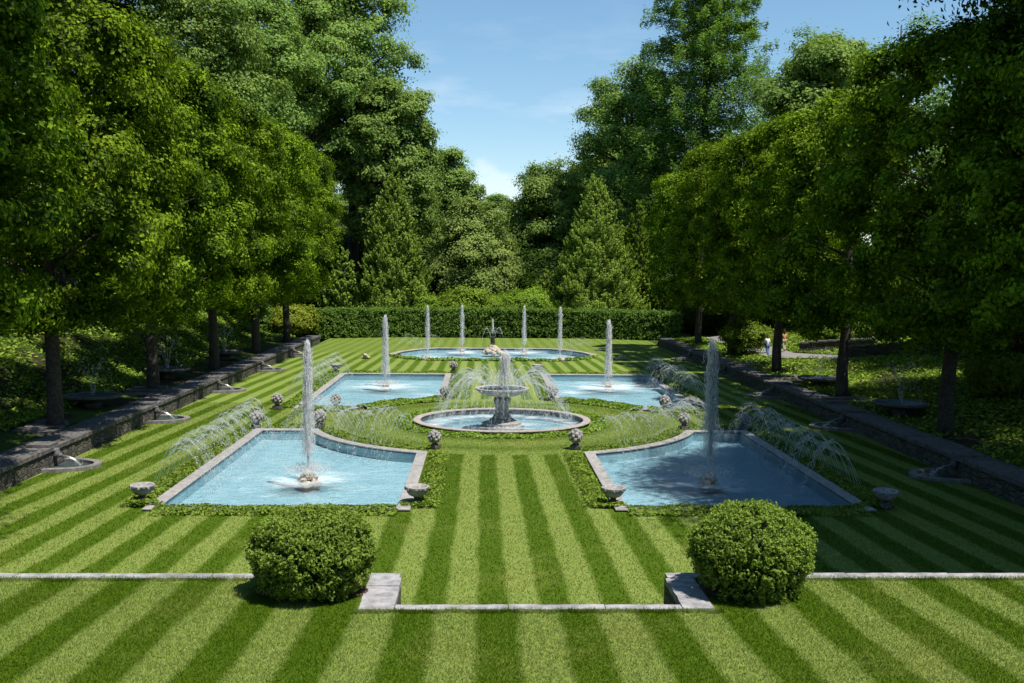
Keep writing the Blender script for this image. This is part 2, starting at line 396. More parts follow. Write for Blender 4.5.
def arc(r, a0, a1, m=18): return [(r * math.cos(a0 + (a1 - a0) * i / m), CY + r * math.sin(a0 + (a1 - a0) * i / m)) for i in range(m + 1)]
def mir(P): return [(-x, y) for x, y in P][::-1]
r1 = 10.15
r2 = 9.85
# keep the arcs on the short way round (atan2 jumps at pi)
def arc_pts(r, p, q, m=18):
    a0 = math.atan2(p[1] - CY, p[0]) % (2 * math.pi); a1 = math.atan2(q[1] - CY, q[0]) % (2 * math.pi); return arc(r, a0, a1, m)
NEAR = [(-11.95, 33.6), (-3.9, 33.6)] + arc_pts(r1, (-3.9, CY - math.sqrt(r1**2 - 3.9**2)), (-math.sqrt(r1**2 - 3.4**2), CY - 3.4)) + [(-11.95, 49.5)]
FAR = [(-11.45, 57.7)] + arc_pts(r2, (-math.sqrt(r2**2 - 4.8**2), CY + 4.8), (-3.85, CY + math.sqrt(r2**2 - 3.85**2))) + [(-3.85, 76.0), (-11.45, 76.0)]
BACK = [(-5.9, 88.6), (5.9, 88.6), (8.4, 91.3), (9.3, 93.8), (8.7, 96.5), (7.3, 99.2), (5.6, 100.7), (-5.6, 100.7), (-7.3, 99.2), (-8.7, 96.5), (-9.3, 93.8), (-8.4, 91.3)]
BAS = [(4.35 * math.cos(2 * math.pi * i / 64), 52.75 + 3.85 * math.sin(2 * math.pi * i / 64)) for i in range(64)]
W = lambda P: [(x + AX, y) for x, y in P]
POOLS = {'nl': W(dens(NEAR)), 'nr': W(dens(mir(NEAR))), 'fl': W(dens(FAR)), 'fr': W(dens(mir(FAR))), 'bk': W(dens(BACK)), 'ct': W(BAS)}
COPW = {'nl': .44, 'nr': .44, 'fl': .44, 'fr': .44, 'bk': .5, 'ct': .36}

# ------------------------------------------------------------------ ground
def gridmesh(name, xs, ys, zf, keep, mat, kind='structure', lab=None):
    X, Y = np.meshgrid(xs, ys); Z = zf(X, Y); nx = len(xs)
    V = np.stack([X, Y, Z], -1).reshape(-1, 3)
    I = np.arange(len(V)).reshape(X.shape)
    Fq = np.stack([I[:-1, :-1], I[:-1, 1:], I[1:, 1:], I[1:, :-1]], -1).reshape(-1, 4)
    cx = (X[:-1, :-1] + X[1:, 1:]).ravel() / 2; cyy = (Y[:-1, :-1] + Y[1:, 1:]).ravel() / 2
    k = keep(cx, cyy); Fq = Fq[k]
    used = np.unique(Fq); mp_ = np.zeros(len(V), int); mp_[used] = np.arange(len(used))
    me = npmesh(name, V[used], mp_[Fq], smooth=True)
    return tag(link(name, me, mat), lab, kind=kind)
def ss(a, b, x): t = np.clip((x - a) / (b - a), 0, 1); return t * t * (3 - 2 * t)
XL, XR = -17.3, 19.0                     # lawn faces of the two side walls
WALL_Z = .80; YEND = 107.0
def wav(X, Y): return np.sin(X * .31 + 1.3) * np.cos(Y * .23) + .5 * np.sin(X * .83 + Y * .51)
def terrain(X, Y):
    X = np.asarray(X, float); Y = np.asarray(Y, float)
    u = X - AX
    l = np.maximum(-u - 22.0, 0); r = np.maximum(u - 21.5, 0)
    zl = .76 + .12 * np.clip(-u - 19.6, 0, 2.4) + .45 * np.minimum(l, 14) * ss(0, 4, l) + .05 * np.maximum(l - 14, 0)
    zr = .76 + .12 * np.clip(u - 19.8, 0, 2.4) + .12 * np.minimum(r, 8) * ss(0, 3, r) + .30 * np.clip(r - 12, 0, 14) + .04 * np.maximum(r - 26, 0)
    z = np.where(u < 0, zl, zr) + .10 * wav(X, Y) * ss(0, 3, np.where(u < 0, l, r))
    f = 1 - ss(YEND - 5, YEND + 9, Y) * (1 - ss(30, 60, np.abs(u)))
    side = ss(17.9, 18.3, np.abs(u))
    return np.where(Y > YEND, z * f * side, z * f)
def keep_lawn(x, y):
    k = np.ones(len(x), bool)
    for kk, P in POOLS.items(): k &= ~inside(offset(P, COPW[kk] * .5), x, y)
    return k
gridmesh('lawn', np.linspace(XL - .1, XR + .1, 184), np.linspace(19, 119, 501), lambda X, Y: 0 * X, keep_lawn, M['lawn'])
gridmesh('hillside', np.linspace(-95, 97, 193), np.linspace(5, 240, 236), terrain,
         lambda x, y: ((x < XL - .3) | (x > XR + .3) | (y > 117)), M['slope'])
m = MB(); m.add([(-3000, -300, -1.6), (3000, -300, -1.6), (3000, 5000, -1.6), (-3000, 5000, -1.6)], [(0, 1, 2, 3)])
tag(m.build('ground', M['far']), kind='structure')
UPZ = 1.8
NX0, NX1 = -1.66, 3.86                   # notch in the middle of the terrace
gridmesh('terrace_lawn', np.linspace(-40, 42, 329), np.linspace(2, 20.22, 74), lambda X, Y: 0 * X + UPZ,
         lambda x, y: ~((x > NX0 - .55) & (x < NX1 + .50) & (y > 18.36)), M['lawn_up'])

def blades(name, x0, x1, y0, y1, z, n_, hgt, wid, mat, label, keep=None):
    """short mown blades, each a narrow triangle leaning at random; stripes come from the colour"""
    X = rng.uniform(x0, x1, n_); Y = y0 + (y1 - y0) * rng.random(n_)**1.15
    if keep is not None: k = keep(X, Y); X, Y = X[k], Y[k]
    n_ = len(X); h = hgt * rng.uniform(.5, 1.35, n_); a = rng.random(n_) * 6.283; wd = wid * rng.uniform(.6, 1.3, n_)
    lx = rng.normal(size=n_) * .5 * h; ly = rng.normal(size=n_) * .5 * h
    B = np.stack([X, Y, np.full(n_, z)], 1); S = np.stack([np.cos(a) * wd, np.sin(a) * wd, 0 * a], 1); T = B + np.stack([lx, ly, h], 1)
    V = np.stack([B - S, B + S, T], 1).reshape(-1, 3)
    return tag(link(name, npmesh(name, V, np.arange(3 * n_).reshape(-1, 3), rng.random(n_)), mat), label, kind='stuff')
blades('grass', -13, 15, 13.5, 20.15, UPZ - .005, 420000, .045, .007, M['blade_up'], 'short mown grass of the near striped terrace', lambda x, y: ~((x > NX0 - .63) & (x < NX1 + .56) & (y > 18.27)))
blades('grass', XL + .1, XR - .1, 23.5, 60, -.005, 420000, .05, .013, M['blade'], 'short mown grass between the pools', lambda x, y: keep_lawn(x, y) & ~inside(offset(POOLS['nl'], .6), x, y) & ~inside(offset(POOLS['nr'], .6), x, y) & ~inside(offset(POOLS['ct'], .6), x, y))
def edge_keep(x, y): return ((y > 20.06) & ((x < NX0 - .6) | (x > NX1 + .6))) | ((y > 18.14) & (y < 18.30) & (x > NX0 - .7) & (x < NX1 + .7))
blades('grass', -13, 15, 18.1, 20.26, UPZ - .005, 190000, .075, .007, M['blade_up'], 'longer grass creeping over the edge of the terrace stones', lambda x, y: edge_keep(x, y + .05 * np.sin(x * 9) * np.sin(x * 3.1)))
# parapet wall of the near terrace, one thing
pw = empty('terrace_wall', (AX, 20.4, 0), 'long low stone wall holding up the near striped terrace behind the two round bushes', 'wall')
def rough(mb, x0, x1, y0, y1, z0, z1, axis, j=.011):
    a, b = (x0, x1) if axis == 0 else (y0, y1); k = max(2, int((b - a) / .22)); vs = []; fs = []
    for i in range(k + 1):
        q = a + (b - a) * i / k
        for (c, z) in (((y0, z0), (y1, z0), (y1, z1), (y0, z1)) if axis == 0 else ((x1, z0), (x0, z0), (x0, z1), (x1, z1))):
            z = (z, 0)[0]; cj = c + random.uniform(-j, j) * (2.2 if random.random() < .12 else 1); zj = z + random.uniform(-.003, .003)
            vs.append((q, cj, zj) if axis == 0 else (cj, q, zj))
    for i in range(k):
        for m_ in range(4): fs.append((i * 4 + m_, i * 4 + (m_ + 1) % 4, i * 4 + 4 + (m_ + 1) % 4, i * 4 + 4 + m_)[::-1])
    fs += [(0, 1, 2, 3), (k * 4 + 3, k * 4 + 2, k * 4 + 1, k * 4)]; mb.add([(v[0], v[1], v[2]) for v in vs], fs)
def slabs(mb, x0, x1, y0, y1, z0, z1, ln, axis=0):
    a, b = (x0, x1) if axis == 0 else (y0, y1); p = a
    while p < b - .05:
        q = min(b, p + ln * random.uniform(.75, 1.25)); q = b if b - q < ln * .3 else q
        dz = random.uniform(-.010, .010); e = random.uniform(.006, .014)
        rough(mb, *((p + e, q - e, y0 + random.uniform(-.012, .012), y1 + random.uniform(-.012, .012)) if axis == 0 else (x0, x1, p + e, q - e)), z0, z1 + dz, axis)
        p = q
for (x0, x1) in ((-40, NX0), (NX1, 42)):
    m = MB(); slabs(m, x0, x1, 20.2, 20.52, UPZ - .09, UPZ + .03, 2.2); m.build('coping', M['flag'], pw, True)
    m = MB(); m.box(x0, x1, 20.24, 20.5, -.05, UPZ - .10); m.build('masonry', M['masonry'], pw, True)
m = MB(); slabs(m, NX0 + .045, NX1 - .045, 18.3, 18.56, UPZ - .09, UPZ + .03, 1.9); m.build('coping', M['flag'], pw, True)
m = MB(); m.box(NX0, NX1, 18.33, 18.5, -.05, UPZ - .10); m.build('masonry', M['masonry'], pw, True)
for (x0, x1, a, b) in ((NX0 - .62, NX0 + .04, NX0 - .55, NX0), (NX1 - .04, NX1 + .55, NX1, NX1 + .5)):
    m = MB(); slabs(m, x0, x1, 18.30, 20.19, UPZ - .09, UPZ + .028, 1.2, 1); m.build('coping', M['flag'], pw, True)
    m = MB(); m.box(a, b, 18.51, 20.23, -.05, UPZ - .10); m.build('masonry', M['masonry'], pw, True)
for x in (-3.30, 5.38):
    m = MB(); q = [(x + 1.06 * (1 + .08 * math.sin(3 * t + x)) * math.cos(t), 19.48 + .70 * (1 + .1 * math.sin(5 * t)) * math.sin(t), UPZ + .03) for t in np.linspace(0, 2 * math.pi, 33)[:-1]]
    m.add(q + [(x, 19.48, UPZ + .06)], [(i, (i + 1) % 32, 32) for i in range(32)]); tag(m.build('mulch', M['mulch']), kind='structure')

# the two long side walls
def side_wall(x, sgn, label):
    t = empty('garden_wall', (x, 65, 0), label, 'wall')
    y0, y1 = 12.0, YEND
    m = MB(); a, b = sorted((x, x + sgn * .45)); 
    ys = np.linspace(y0, y1, 96)
    m.box(a, b, y0, y1, -.1, WALL_Z - .12); m.build('masonry', M['masonry'], t, True)
    m = MB(); a, b = sorted((x - sgn * .06, x + sgn * 1.4)); slabs(m, a, b, y0, y1, WALL_Z - .115, WALL_Z + .05, 1.5, 1)
    m.build('coping', M['dkstone'], t, True)
    return t
side_wall(XL, -1, 'low fieldstone wall with flat coping along the left edge of the lawn')
side_wall(XR, 1, 'low fieldstone wall with flat coping along the shaded right edge of the lawn')

# ------------------------------------------------------------------ pools
def pool(key, name, label, cop, wz, jets, cz=.10, group=None, low=-.42):
    P = POOLS[key]; cx = sum(p[0] for p in P) / len(P); cyy = sum(p[1] for p in P) / len(P)
    t = empty(name, (cx, cyy, 0), label, 'pool', group)
    inn = offset(P, -.03); o = offset(P, COPW[key])
    m = MB(); m.ring(inn, o, cz - .07, cz); c = m.build('coping', cop, t, True)
    bv = c.modifiers.new('bevel', 'BEVEL'); bv.width = .025; bv.segments = 2; bv.limit_method = 'ANGLE'; bv.angle_limit = R(60)
    m = MB(); n_ = len(P); q = offset(P, .02); vs = [(*p, z) for z in (low, wz + .02) for p in q]
    m.add(vs, [(i, n_ + i, n_ + (i + 1) % n_, (i + 1) % n_) for i in range(n_)]); m.build('basin_wall', M['paint'], t, True)
    vs = [(*p, z) for z in (wz + .02, cz - .03) for p in offset(P, .01)]
    m = MB(); m.add(vs, [(i, n_ + i, n_ + (i + 1) % n_, (i + 1) % n_) for i in range(n_)]); m.build('basin_lining', M['lining'], t, True)
    m = MB(); m.add([(*p, low) for p in q], [tuple(range(n_))]); m.build('floor', M['paint'], t, True)
    xs = np.arange(min(p[0] for p in P) - .2, max(p[0] for p in P) + .3, .25); ys = np.arange(min(p[1] for p in P) - .2, max(p[1] for p in P) + .3, .25)
    pin = offset(P, .15)
    wo = gridmesh('water', xs, ys, lambda X, Y: 0 * X + wz, lambda x, y: inside(pin, x, y), M['water'])
    co = np.empty(len(wo.data.vertices) * 3, np.float32); wo.data.vertices.foreach_get('co', co); co = co.reshape(-1, 3)
    fo = np.zeros(len(co))
    for (jx, jy, rad, s) in jets:
        d = np.hypot(co[:, 0] - jx, (co[:, 1] - jy)); fo = np.maximum(fo, s * np.exp(-(d / rad)**2) + .5 * s * np.exp(-(d / (rad * 2.6))**2))
    at = wo.data.attributes.new('foam_glint', 'FLOAT', 'POINT'); at.data.foreach_set('value', fo.astype(np.float32))
    return t
JN = ((AX - 7.75, 38.3), (AX + 7.75, 38.0)); JF = ((AX - 7.75, 69.0), (AX + 7.75, 69.3))
JB = ((AX - 6.05, 91.1), (AX + 6.05, 91.1), (AX - 3.05, 98.2), (AX + 3.05, 98.2))
pool('nl', 'reflecting_pool', 'near left blue pool in full sun with a curved far corner', M['coping'], -.04, [(*JN[0], 1.0, 1)])
pool('nr', 'reflecting_pool', 'near right blue pool lying in tree shade with a curved far corner', M['coping'], -.04, [(*JN[1], 1.0, .9)])
pool('fl', 'reflecting_pool', 'far left blue pool beyond the round basin with a curved near corner', M['coping'], -.04, [(*JF[0], 1.5, 1.1), (AX - 4.5, 64, 1.2, .5)])
pool('fr', 'reflecting_pool', 'far right blue pool beyond the round basin with a curved near corner', M['coping'], -.04, [(*JF[1], 1.6, 1.2), (AX + 5, 66, 1.4, .5)])
pool('bk', 'reflecting_pool', 'shallow wide pool at the far end of the lawn below the clipped hedge', M['rosecop'], -.10, [(x, y, 1.3, 1.1) for x, y in JB])
bt = pool('ct', 'fountain_basin', 'round basin with raised rosy stone rim around the central tazza fountain', M['rosecop'], -.12, [(AX, 52.75, 1.6, .7)] + [(AX + 3.6 * math.cos(a), 52.75 + 3.2 * math.sin(a), .55, .75) for a in np.linspace(0, 6.283, 25)[:-1]], cz=.20)

# ------------------------------------------------------------------ fountains and water
def streaks(P, D, ln, rad):
    """thin 4-sided spindles: P centres, D directions, ln lengths, rad radii"""
    n = len(P); D = unit(D); A = unit(np.cross(D, rdir(n))); B = np.cross(D, A)
    l = np.broadcast_to(ln, n)[:, None] * .5; r = np.broadcast_to(rad, n)[:, None]
    V = np.stack([P - D * l, P + A * r, P + B * r, P - A * r, P - B * r, P + D * l], 1).reshape(-1, 3)
    f = np.array([[0, 2, 1], [0, 3, 2], [0, 4, 3], [0, 1, 4], [5, 1, 2], [5, 2, 3], [5, 3, 4], [5, 4, 1]])
    Fq = (np.arange(n)[:, None, None] * 6 + f[None]).reshape(-1, 3)
    return V, Fq
def jet(loc, h, label, wid=1.0, nd=1500, lean=0.0, group='tall upright water jets'):
    fine = 1.0 if nd < 1300 else .72; nd = nd if nd < 1300 else int(nd * 2.6)
    t = empty('water_jet', loc, label, 'water jet', group)
    zz = np.linspace(0, h, 26); m = MB()
    rr = [wid * (.025 + .07 * (z / h)**1.3) * random.uniform(.8, 1.2) for z in zz]; rr[-1] *= .45
    pts = [(lean * z + random.uniform(-.02, .02) * z / h * wid, random.uniform(-.02, .02), z) for z in zz]
    m.tube(pts, rr, 8); m.build('column', M['jet'], t, smooth=True)
    # lumps of water thrown up in the column
    n_ = int(nd * .55); z = h * rng.random(n_)**.6; s = wid * (.03 + .085 * (z / h)**1.1)
    s = s * np.sqrt(np.clip(1 - (np.clip(z / h - .72, 0, 1) / .30)**2, .04, 1))
    P = np.stack([rng.normal(size=n_) * s + lean * z, rng.normal(size=n_) * s, z + rng.normal(size=n_) * .05], 1)
    V, Fq = streaks(P, np.array([0, 0, 1]) + rng.normal(size=(n_, 3)) * .12, rng.uniform(.08, .45, n_), rng.uniform(.008, .026, n_) * (.7 + .3 * wid) * fine)
    tag(link('spray', npmesh('spray', V, Fq, smooth=True), M['drops'], t), kind='stuff')
    # drops falling back round it
    n_ = nd; z = h * (1 - rng.random(n_)**1.25 * .86); s = wid * (.07 + .30 * (1 - z / h)**.8)
    a = rng.random(n_) * 6.283; q = s * np.sqrt(rng.random(n_)) * rng.uniform(.6, 1.3, n_)
    P = np.stack([q * np.cos(a) + lean * z, q * np.sin(a), z], 1)
    V, Fq = streaks(P, np.array([0, 0, 1]) + rng.normal(size=(n_, 3)) * .06, rng.uniform(.06, .5, n_), rng.uniform(.008, .022, n_) * fine)
    tag(link('falling_drops', npmesh('falling_drops', V, Fq, smooth=True), M['mist'], t), kind='stuff')
    # splash ring at the foot
    n_ = nd // 3; a = rng.random(n_) * 6.283; q = .25 + .75 * rng.random(n_)**1.6
    P = np.stack([q * np.cos(a), q * np.sin(a), .02 + .30 * rng.random(n_)**2], 1)
    V, Fq = streaks(P, rdir(n_), rng.uniform(.03, .09, n_), rng.uniform(.012, .03, n_))
    tag(link('splash', npmesh('splash', V, Fq, smooth=True), M['drops'], t), kind='stuff')
    return t
def rockpile(loc, r, h, label, n_=16):
    m = MB()
    for k in range(n_):
        f = k / n_; a = k * 2.4; q = r * (1 - f) * random.uniform(.6, 1)
        s = r * random.uniform(.28, .42)
        m.blob((q * math.cos(a), q * math.sin(a), h * f * .8), (s, s, s * .8), 7, 5, .22)
    o = m.build('nozzle_rock', M['rock']); o.location = loc
    return tag(o, label, 'rock', 'rough rocks round the jet nozzles')
names = [(JN[0], 5.25, 'tallest-looking white jet in the near left pool', 'rock pile', .85), (JN[1], 5.4, 'feathery white jet rising from the shaded near right pool', '', 1.1),
         (JF[0], 4.75, 'slim white jet in the far left pool', '', .95), (JF[1], 4.5, 'slim white jet in the far right pool', '', .95),
         (JB[0], 4.6, 'leftmost jet of the four in the end pool before the hedge', '', .95), (JB[1], 4.6, 'rightmost jet of the four in the end pool before the hedge', '', .95),
         (JB[2], 4.4, 'second jet from the left in the end pool, just left of the small statue', '', .9), (JB[3], 4.4, 'third jet from the left in the end pool, just right of the small statue', '', .9)]
rl = ['wet rock cluster under the jet of the near left pool', 'dark shaded rock cluster under the jet of the near right pool', 'small pale rock under the jet of the far left pool', 'small pale rock under the jet of the far right pool',
      'small rock at the leftmost jet of the end pool', 'small rock at the rightmost jet of the end pool', 'small rosy rock at the end pool jet left of the statue', 'small rosy rock at the end pool jet right of the statue']
for i, ((x, y), h, lab, _, wd) in enumerate(names):
    big = i < 2
    rockpile((x, y, -.2), .48 if big else .36, .62 if big else .4, rl[i])
    z0 = .30 if big else .1
    j = jet((x, y, z0), h - z0, lab, wd, 1500 if i < 4 else 900)
    j.children_recursive if hasattr(j, 'children_recursive') else None

def arcs(name, loc, starts, ends, apex, label, rad=.0092, seg=26, drops=80, group='arching rows of fine water jets', mat='arc'):
    """one row of thin parabolic jets; each jet is a part of the row"""
    t = empty(name, loc, label, 'water arcs', group); Lc = np.array(loc)
    for s, e in zip(starts, ends):
        s = np.array(s, float); e = np.array(e, float); az = apex * random.uniform(.78, 1.08)
        tt = np.linspace(0, 1, seg)
        # parabola through both ends with its top at az
        h0 = az - s[2]; h1 = az - e[2]; tm = math.sqrt(h0) / (math.sqrt(h0) + math.sqrt(h1))
        z = az - h0 * ((tt - tm) / tm)**2
        Pm = s + (e - s) * tt[:, None]; Pm[:, 2] = z
        m = MB(); k = seg * 7 // 10
        m.tube((Pm[:k] - Lc).tolist(), (rad * (1 - .55 * tt[:k])).tolist(), 5)
        # it breaks up into drops on the way down
        a = np.clip(1 - .75 * rng.random(drops)**1.3, 0, 1); zi = az - h0 * ((a - tm) / tm)**2
        Q = s + (e - s) * a[:, None]; Q[:, 2] = zi; Q += rng.normal(size=Q.shape) * (.012 + .05 * a[:, None])
        dz = -2 * h0 * (a - tm) / tm**2; D = np.repeat((e - s)[None], drops, 0); D[:, 2] = dz
        V, Fq = streaks(Q - Lc, D, rng.uniform(.06, .20, drops), rng.uniform(.005, .011, drops))
        b = len(m.v); m.v += V.tolist(); m.f += (Fq + b).tolist()
        m.build('jet_stream', M[mat], t, smooth=True)
    return t
for sg, side in ((-1, 'left'), (1, 'right')):
    ys = np.linspace(36.4, 48.8, 38)
    arcs('water_arcs', (AX + sg * 13.0, 42.5, 0), [(AX + sg * 13.1, y, .1) for y in ys], [(AX + sg * (11.0 + random.uniform(-.2, .2)), y - .3, -.1) for y in ys], 1.75,
         'row of fine arching jets along the outer %s edge of the near %s pool' % (side, side))
    ys = np.linspace(59.5, 75.5, 36)
    arcs('water_arcs', (AX + sg * 12.8, 67.5, 0), [(AX + sg * 12.9, y, .1) for y in ys], [(AX + sg * (10.8 + random.uniform(-.2, .2)), y - .3, -.1) for y in ys], 1.75,
         'row of fine arching jets along the outer %s edge of the far %s pool' % (side, side), drops=50)
    aa = np.linspace(R(199), R(244), 34)
    if sg > 0: aa = math.pi - aa
    rs = 8.7; re = 11.6
    arcs('water_arcs', (AX + sg * 6.2, 45.6, 0), [(AX + rs * math.cos(a), CY + rs * math.sin(a), .1) for a in aa], [(AX + (re + random.uniform(-.3, .3)) * math.cos(a), CY + re * math.sin(a), -.1) for a in aa], 1.9,
         'fan of fine jets arching over the curved corner into the near %s pool' % side)
    aa = np.linspace(R(-50), R(60), 13)
    cxb, cyb = AX + sg * 6.6, 89.6
    arcs('water_arcs', (cxb, cyb, 0), [(cxb + .25 * math.cos(a), cyb - .2, .1) for a in aa], [(cxb + sg * 3.6 * math.sin(a), cyb - 6.5 * math.cos(a) * random.uniform(.9, 1.05), .1) for a in aa], 2.2,
         'fan of fine jets springing from the %s front corner of the end pool' % side, drops=50)

# central fountain
t = empty('tazza_fountain', (AX, 52.75, -.6), 'stone tazza fountain, wide shallow bowl on a baluster in the round basin', 'fountain')
m = MB(); m.lathe([(1.15, 0), (1.15, .45), (1.05, .52), (1.05, .62), (.75, .72), (.62, .82)], 8); m.build('plinth', M['tazza'], t)
m = MB(); m.lathe([(.50, .82), (.46, .95), (.36, 1.1), (.33, 1.3), (.38, 1.6), (.44, 1.8), (.40, 1.92), (.32, 2.0), (.42, 2.06)], 28, flute=.06, nfl=10); m.build('baluster', M['tazza'], t, smooth=True)
m = MB(); m.lathe([(.42, 2.03), (.8, 2.07), (1.2, 2.2), (1.38, 2.34), (1.44, 2.38), (1.44, 2.45), (1.36, 2.47), (1.26, 2.43), (1.0, 2.37), (0.0, 2.33)], 48); bw = m.build('bowl', M['tazza'], t, smooth=False)
m = MB(); m.lathe([(0.0, 2.42), (1.27, 2.42)], 40); w2 = m.build('bowl_water', M['water'], bw)
m = MB(); m.lathe([(.10, 2.35), (.08, 2.6), (.05, 2.65)], 12); m.build('nozzle', M['carved'], bw, smooth=True)
jet((AX + .15, 52.7, 1.95), 1.75, 'short thick plume of white water above the tazza bowl', 1.6, 900)
na = 64; aa = np.linspace(0, 2 * math.pi, na + 1)[:-1]
arcs('water_arcs', (AX, 52.75, 0), [(AX + .9 * math.cos(a), 52.75 + .9 * math.sin(a), 1.95) for a in aa], [(AX + (3.75 + random.uniform(-.25, .25)) * math.cos(a), 52.75 + 3.3 * math.sin(a), -.02) for a in aa], 2.75,
     'ring of fine jets falling from the tazza bowl into the round basin', rad=.009, drops=150)
n_ = 900; a = rng.random(n_) * 6.283; q = 1.3 + 2.2 * rng.random(n_)
P = np.stack([AX + q * np.cos(a), 52.75 + .9 * q * np.sin(a), 2.7 * rng.random(n_)], 1)

# statue in the end pool
t = empty('statue_fountain', (AX - .05, 97.0, -.1), 'small dark bronze figure on a mound of pale rock in the end pool', 'statue')
m = MB()
for k in range(26):
    f = k / 26; a = k * 2.39; q = .82 * (1 - f)**.8; s = random.uniform(.24, .34)
    m.blob((q * math.cos(a), .8 * q * math.sin(a), .72 * f), (s, s, s * .75), 8, 6, .2)
rm = m.build('rock_mound', M['rock'], t)
m = MB(); m.lathe([(.26, 0.95), (.2, 1.05), (.22, 1.2), (.17, 1.34), (.20, 1.5), (.13, 1.62), (.08, 1.68), (.13, 1.78), (.12, 1.9), (.03, 1.99)], 12, c=(0, 0, 0)); m.tube([(.16, 0, 1.55), (.32, -.05, 1.5), (.28, -.1, 1.75)], [.06, .05, .04], 6); m.tube([(-.16, 0, 1.55), (-.3, -.05, 1.45), (-.22, -.15, 1.3)], [.06, .05, .04], 6)
m.build('figure', M['bronze'], t, smooth=True)
jet((AX - .05, 97.0, 1.85), 1.3, 'thin little jet above the bronze figure at the end pool', .45, 200)
arcs('water_arcs', (AX - .05, 97, 0), [(AX - .05 + .2 * sx, 97, 1.5) for sx in (-1, 1)], [(AX - .05 + 1.25 * sx, 96.9, -.1) for sx in (-1, 1)], 2.35, 'two thin loops of water either side of the bronze figure', rad=.022)

# ------------------------------------------------------------------ carved stone ornaments
def make_finial(label, loc):
    t = empty('stone_finial', loc, label, 'finial', 'carved stone fruit finials on the pool corners', sc_=(.92, .92, .92))
    m = MB(); m.box(-.24, .24, -.24, .24, 0, .16); m.lathe([(.20, .16), (.15, .22), (.12, .28), (.20, .33), (.24, .36)], 14); m.build('pedestal', M['dkstone'], t)
    m = MB(); N = 30
    for i in range(N):
        z = 1 - 2 * (i + .5) / N; r = math.sqrt(1 - z * z); a = i * 2.39996
        s = random.uniform(.085, .125); m.blob((.29 * r * math.cos(a), .27 * r * math.sin(a), .60 + .27 * z), (s, s, s), 7, 5, .12)
    m.blob((0, 0, .60), (.21, .21, .22), 10, 8)
    m.build('fruit_ball', M['carved'], t); return t
fin = [(-12.45, 50.35, 'fruit finial at the outer back corner of the near left pool'), (-9.3, 50.6, 'fruit finial where the curve begins on the near left pool'), (-3.2, 44.9, 'fruit finial at the inner back corner of the near left pool'),
       (3.2, 44.9, 'fruit finial at the inner back corner of the near right pool'), (9.3, 50.6, 'fruit finial where the curve begins on the near right pool'), (12.35, 50.4, 'fruit finial behind the outer back corner of the near right pool, among the arching jets'),
       (-12.8, 57.3, 'fruit finial at the outer front corner of the far left pool'), (-9.5, 57.6, 'fruit finial by the curved front corner of the far left pool'), (-3.35, 61.5, 'fruit finial at the inner front corner of the far left pool'),
       (-3.3, 78.0, 'fruit finial at the inner back corner of the far left pool'), (3.3, 61.5, 'fruit finial at the inner front corner of the far right pool'),
       (9.5, 57.2, 'fruit finial by the curved front corner of the far right pool'), (12.5, 57.6, 'fruit finial at the outer front corner of the far right pool')]
f0 = None
for (u, y, lab) in fin:
    if f0 is None: f0 = make_finial(lab, (u + AX, y, .04))
    else: dup(f0, (u + AX, y, .04), lab, random.uniform(0, 6), .92 * random.uniform(.93, 1.07))
def make_urn(label, loc):
    t = empty('stone_urn', loc, label, 'urn', 'carved stone bowl urns at the pool corners', sc_=(.88, .88, .88))
    m = MB(); m.box(-.22, .22, -.22, .22, 0, .10); m.lathe([(.19, .10), (.13, .16), (.11, .22), (.17, .27)], 16); m.build('foot', M['dkstone'], t)
    m = MB(); m.lathe([(.15, .26), (.30, .33), (.39, .44), (.42, .55), (.40, .58), (.47, .61), (.48, .67), (.44, .69), (.38, .66), (.33, .52), (.2, .42), (0, .40)], 28, flute=.02, nfl=14); bw = m.build('bowl', M['carved'], t, smooth=True)
    m = MB(); m.tube([(.44 * math.cos(a), .44 * math.sin(a), .60) for a in np.linspace(0, 6.283, 25)], .03, 6)
    for a in range(0, 360, 45): m.blob((.44 * math.cos(R(a)), .44 * math.sin(R(a)), .60), (.07, .07, .09), 6, 5, .1)
    m.build('carving', M['carved'], bw); return t
u0 = make_urn('bowl urn at the outer front corner of the near left pool, empty', (AX - 12.75, 34.35, .06))
for (u, y, lab) in [(-3.3, 34.2, 'bowl urn at the inner front corner of the near left pool'), (3.5, 34.1, 'bowl urn at the inner front corner of the near right pool'), (12.9, 33.7, 'bowl urn in deep shade at the outer front corner of the near right pool'),
                    (3.3, 78.0, 'bowl urn at the inner back corner of the far right pool'), (-12.4, 77.6, 'bowl urn at the outer back corner of the far left pool, behind the arching jets'), (12.4, 77.4, 'bowl urn at the outer back corner of the far right pool, behind the arching jets')]:
    dup(u0, (u + AX, y, .06), lab, random.uniform(0, 1))
# little pale stone frogs on the grass by the end pool
for (u, y, lab) in [(-11.5, 89.5, 'small pale stone frog on the grass left of the end pool'), (11.4, 89.5, 'small pale stone frog on the grass right of the end pool, in sun'), (13.4, 81.5, 'small pale stone frog on shaded grass behind the far right pool')]:
    m = MB(); m.blob((0, 0, .18), (.30, .36, .20), 10, 7, .06); m.blob((0, -.28, .34), (.19, .2, .15), 9, 6, .05); m.blob((-.1, -.32, .47), (.06, .06, .06)); m.blob((.1, -.32, .47), (.06, .06, .06))
    m.blob((-.28, .05, .1), (.13, .26, .12)); m.blob((.28, .05, .1), (.13, .26, .12))
    o = m.build('stone_frog', M['rock'], smooth=True); o.location = (u + AX, y, 0); tag(o, lab, 'ornament', 'small stone frogs near the end pool')

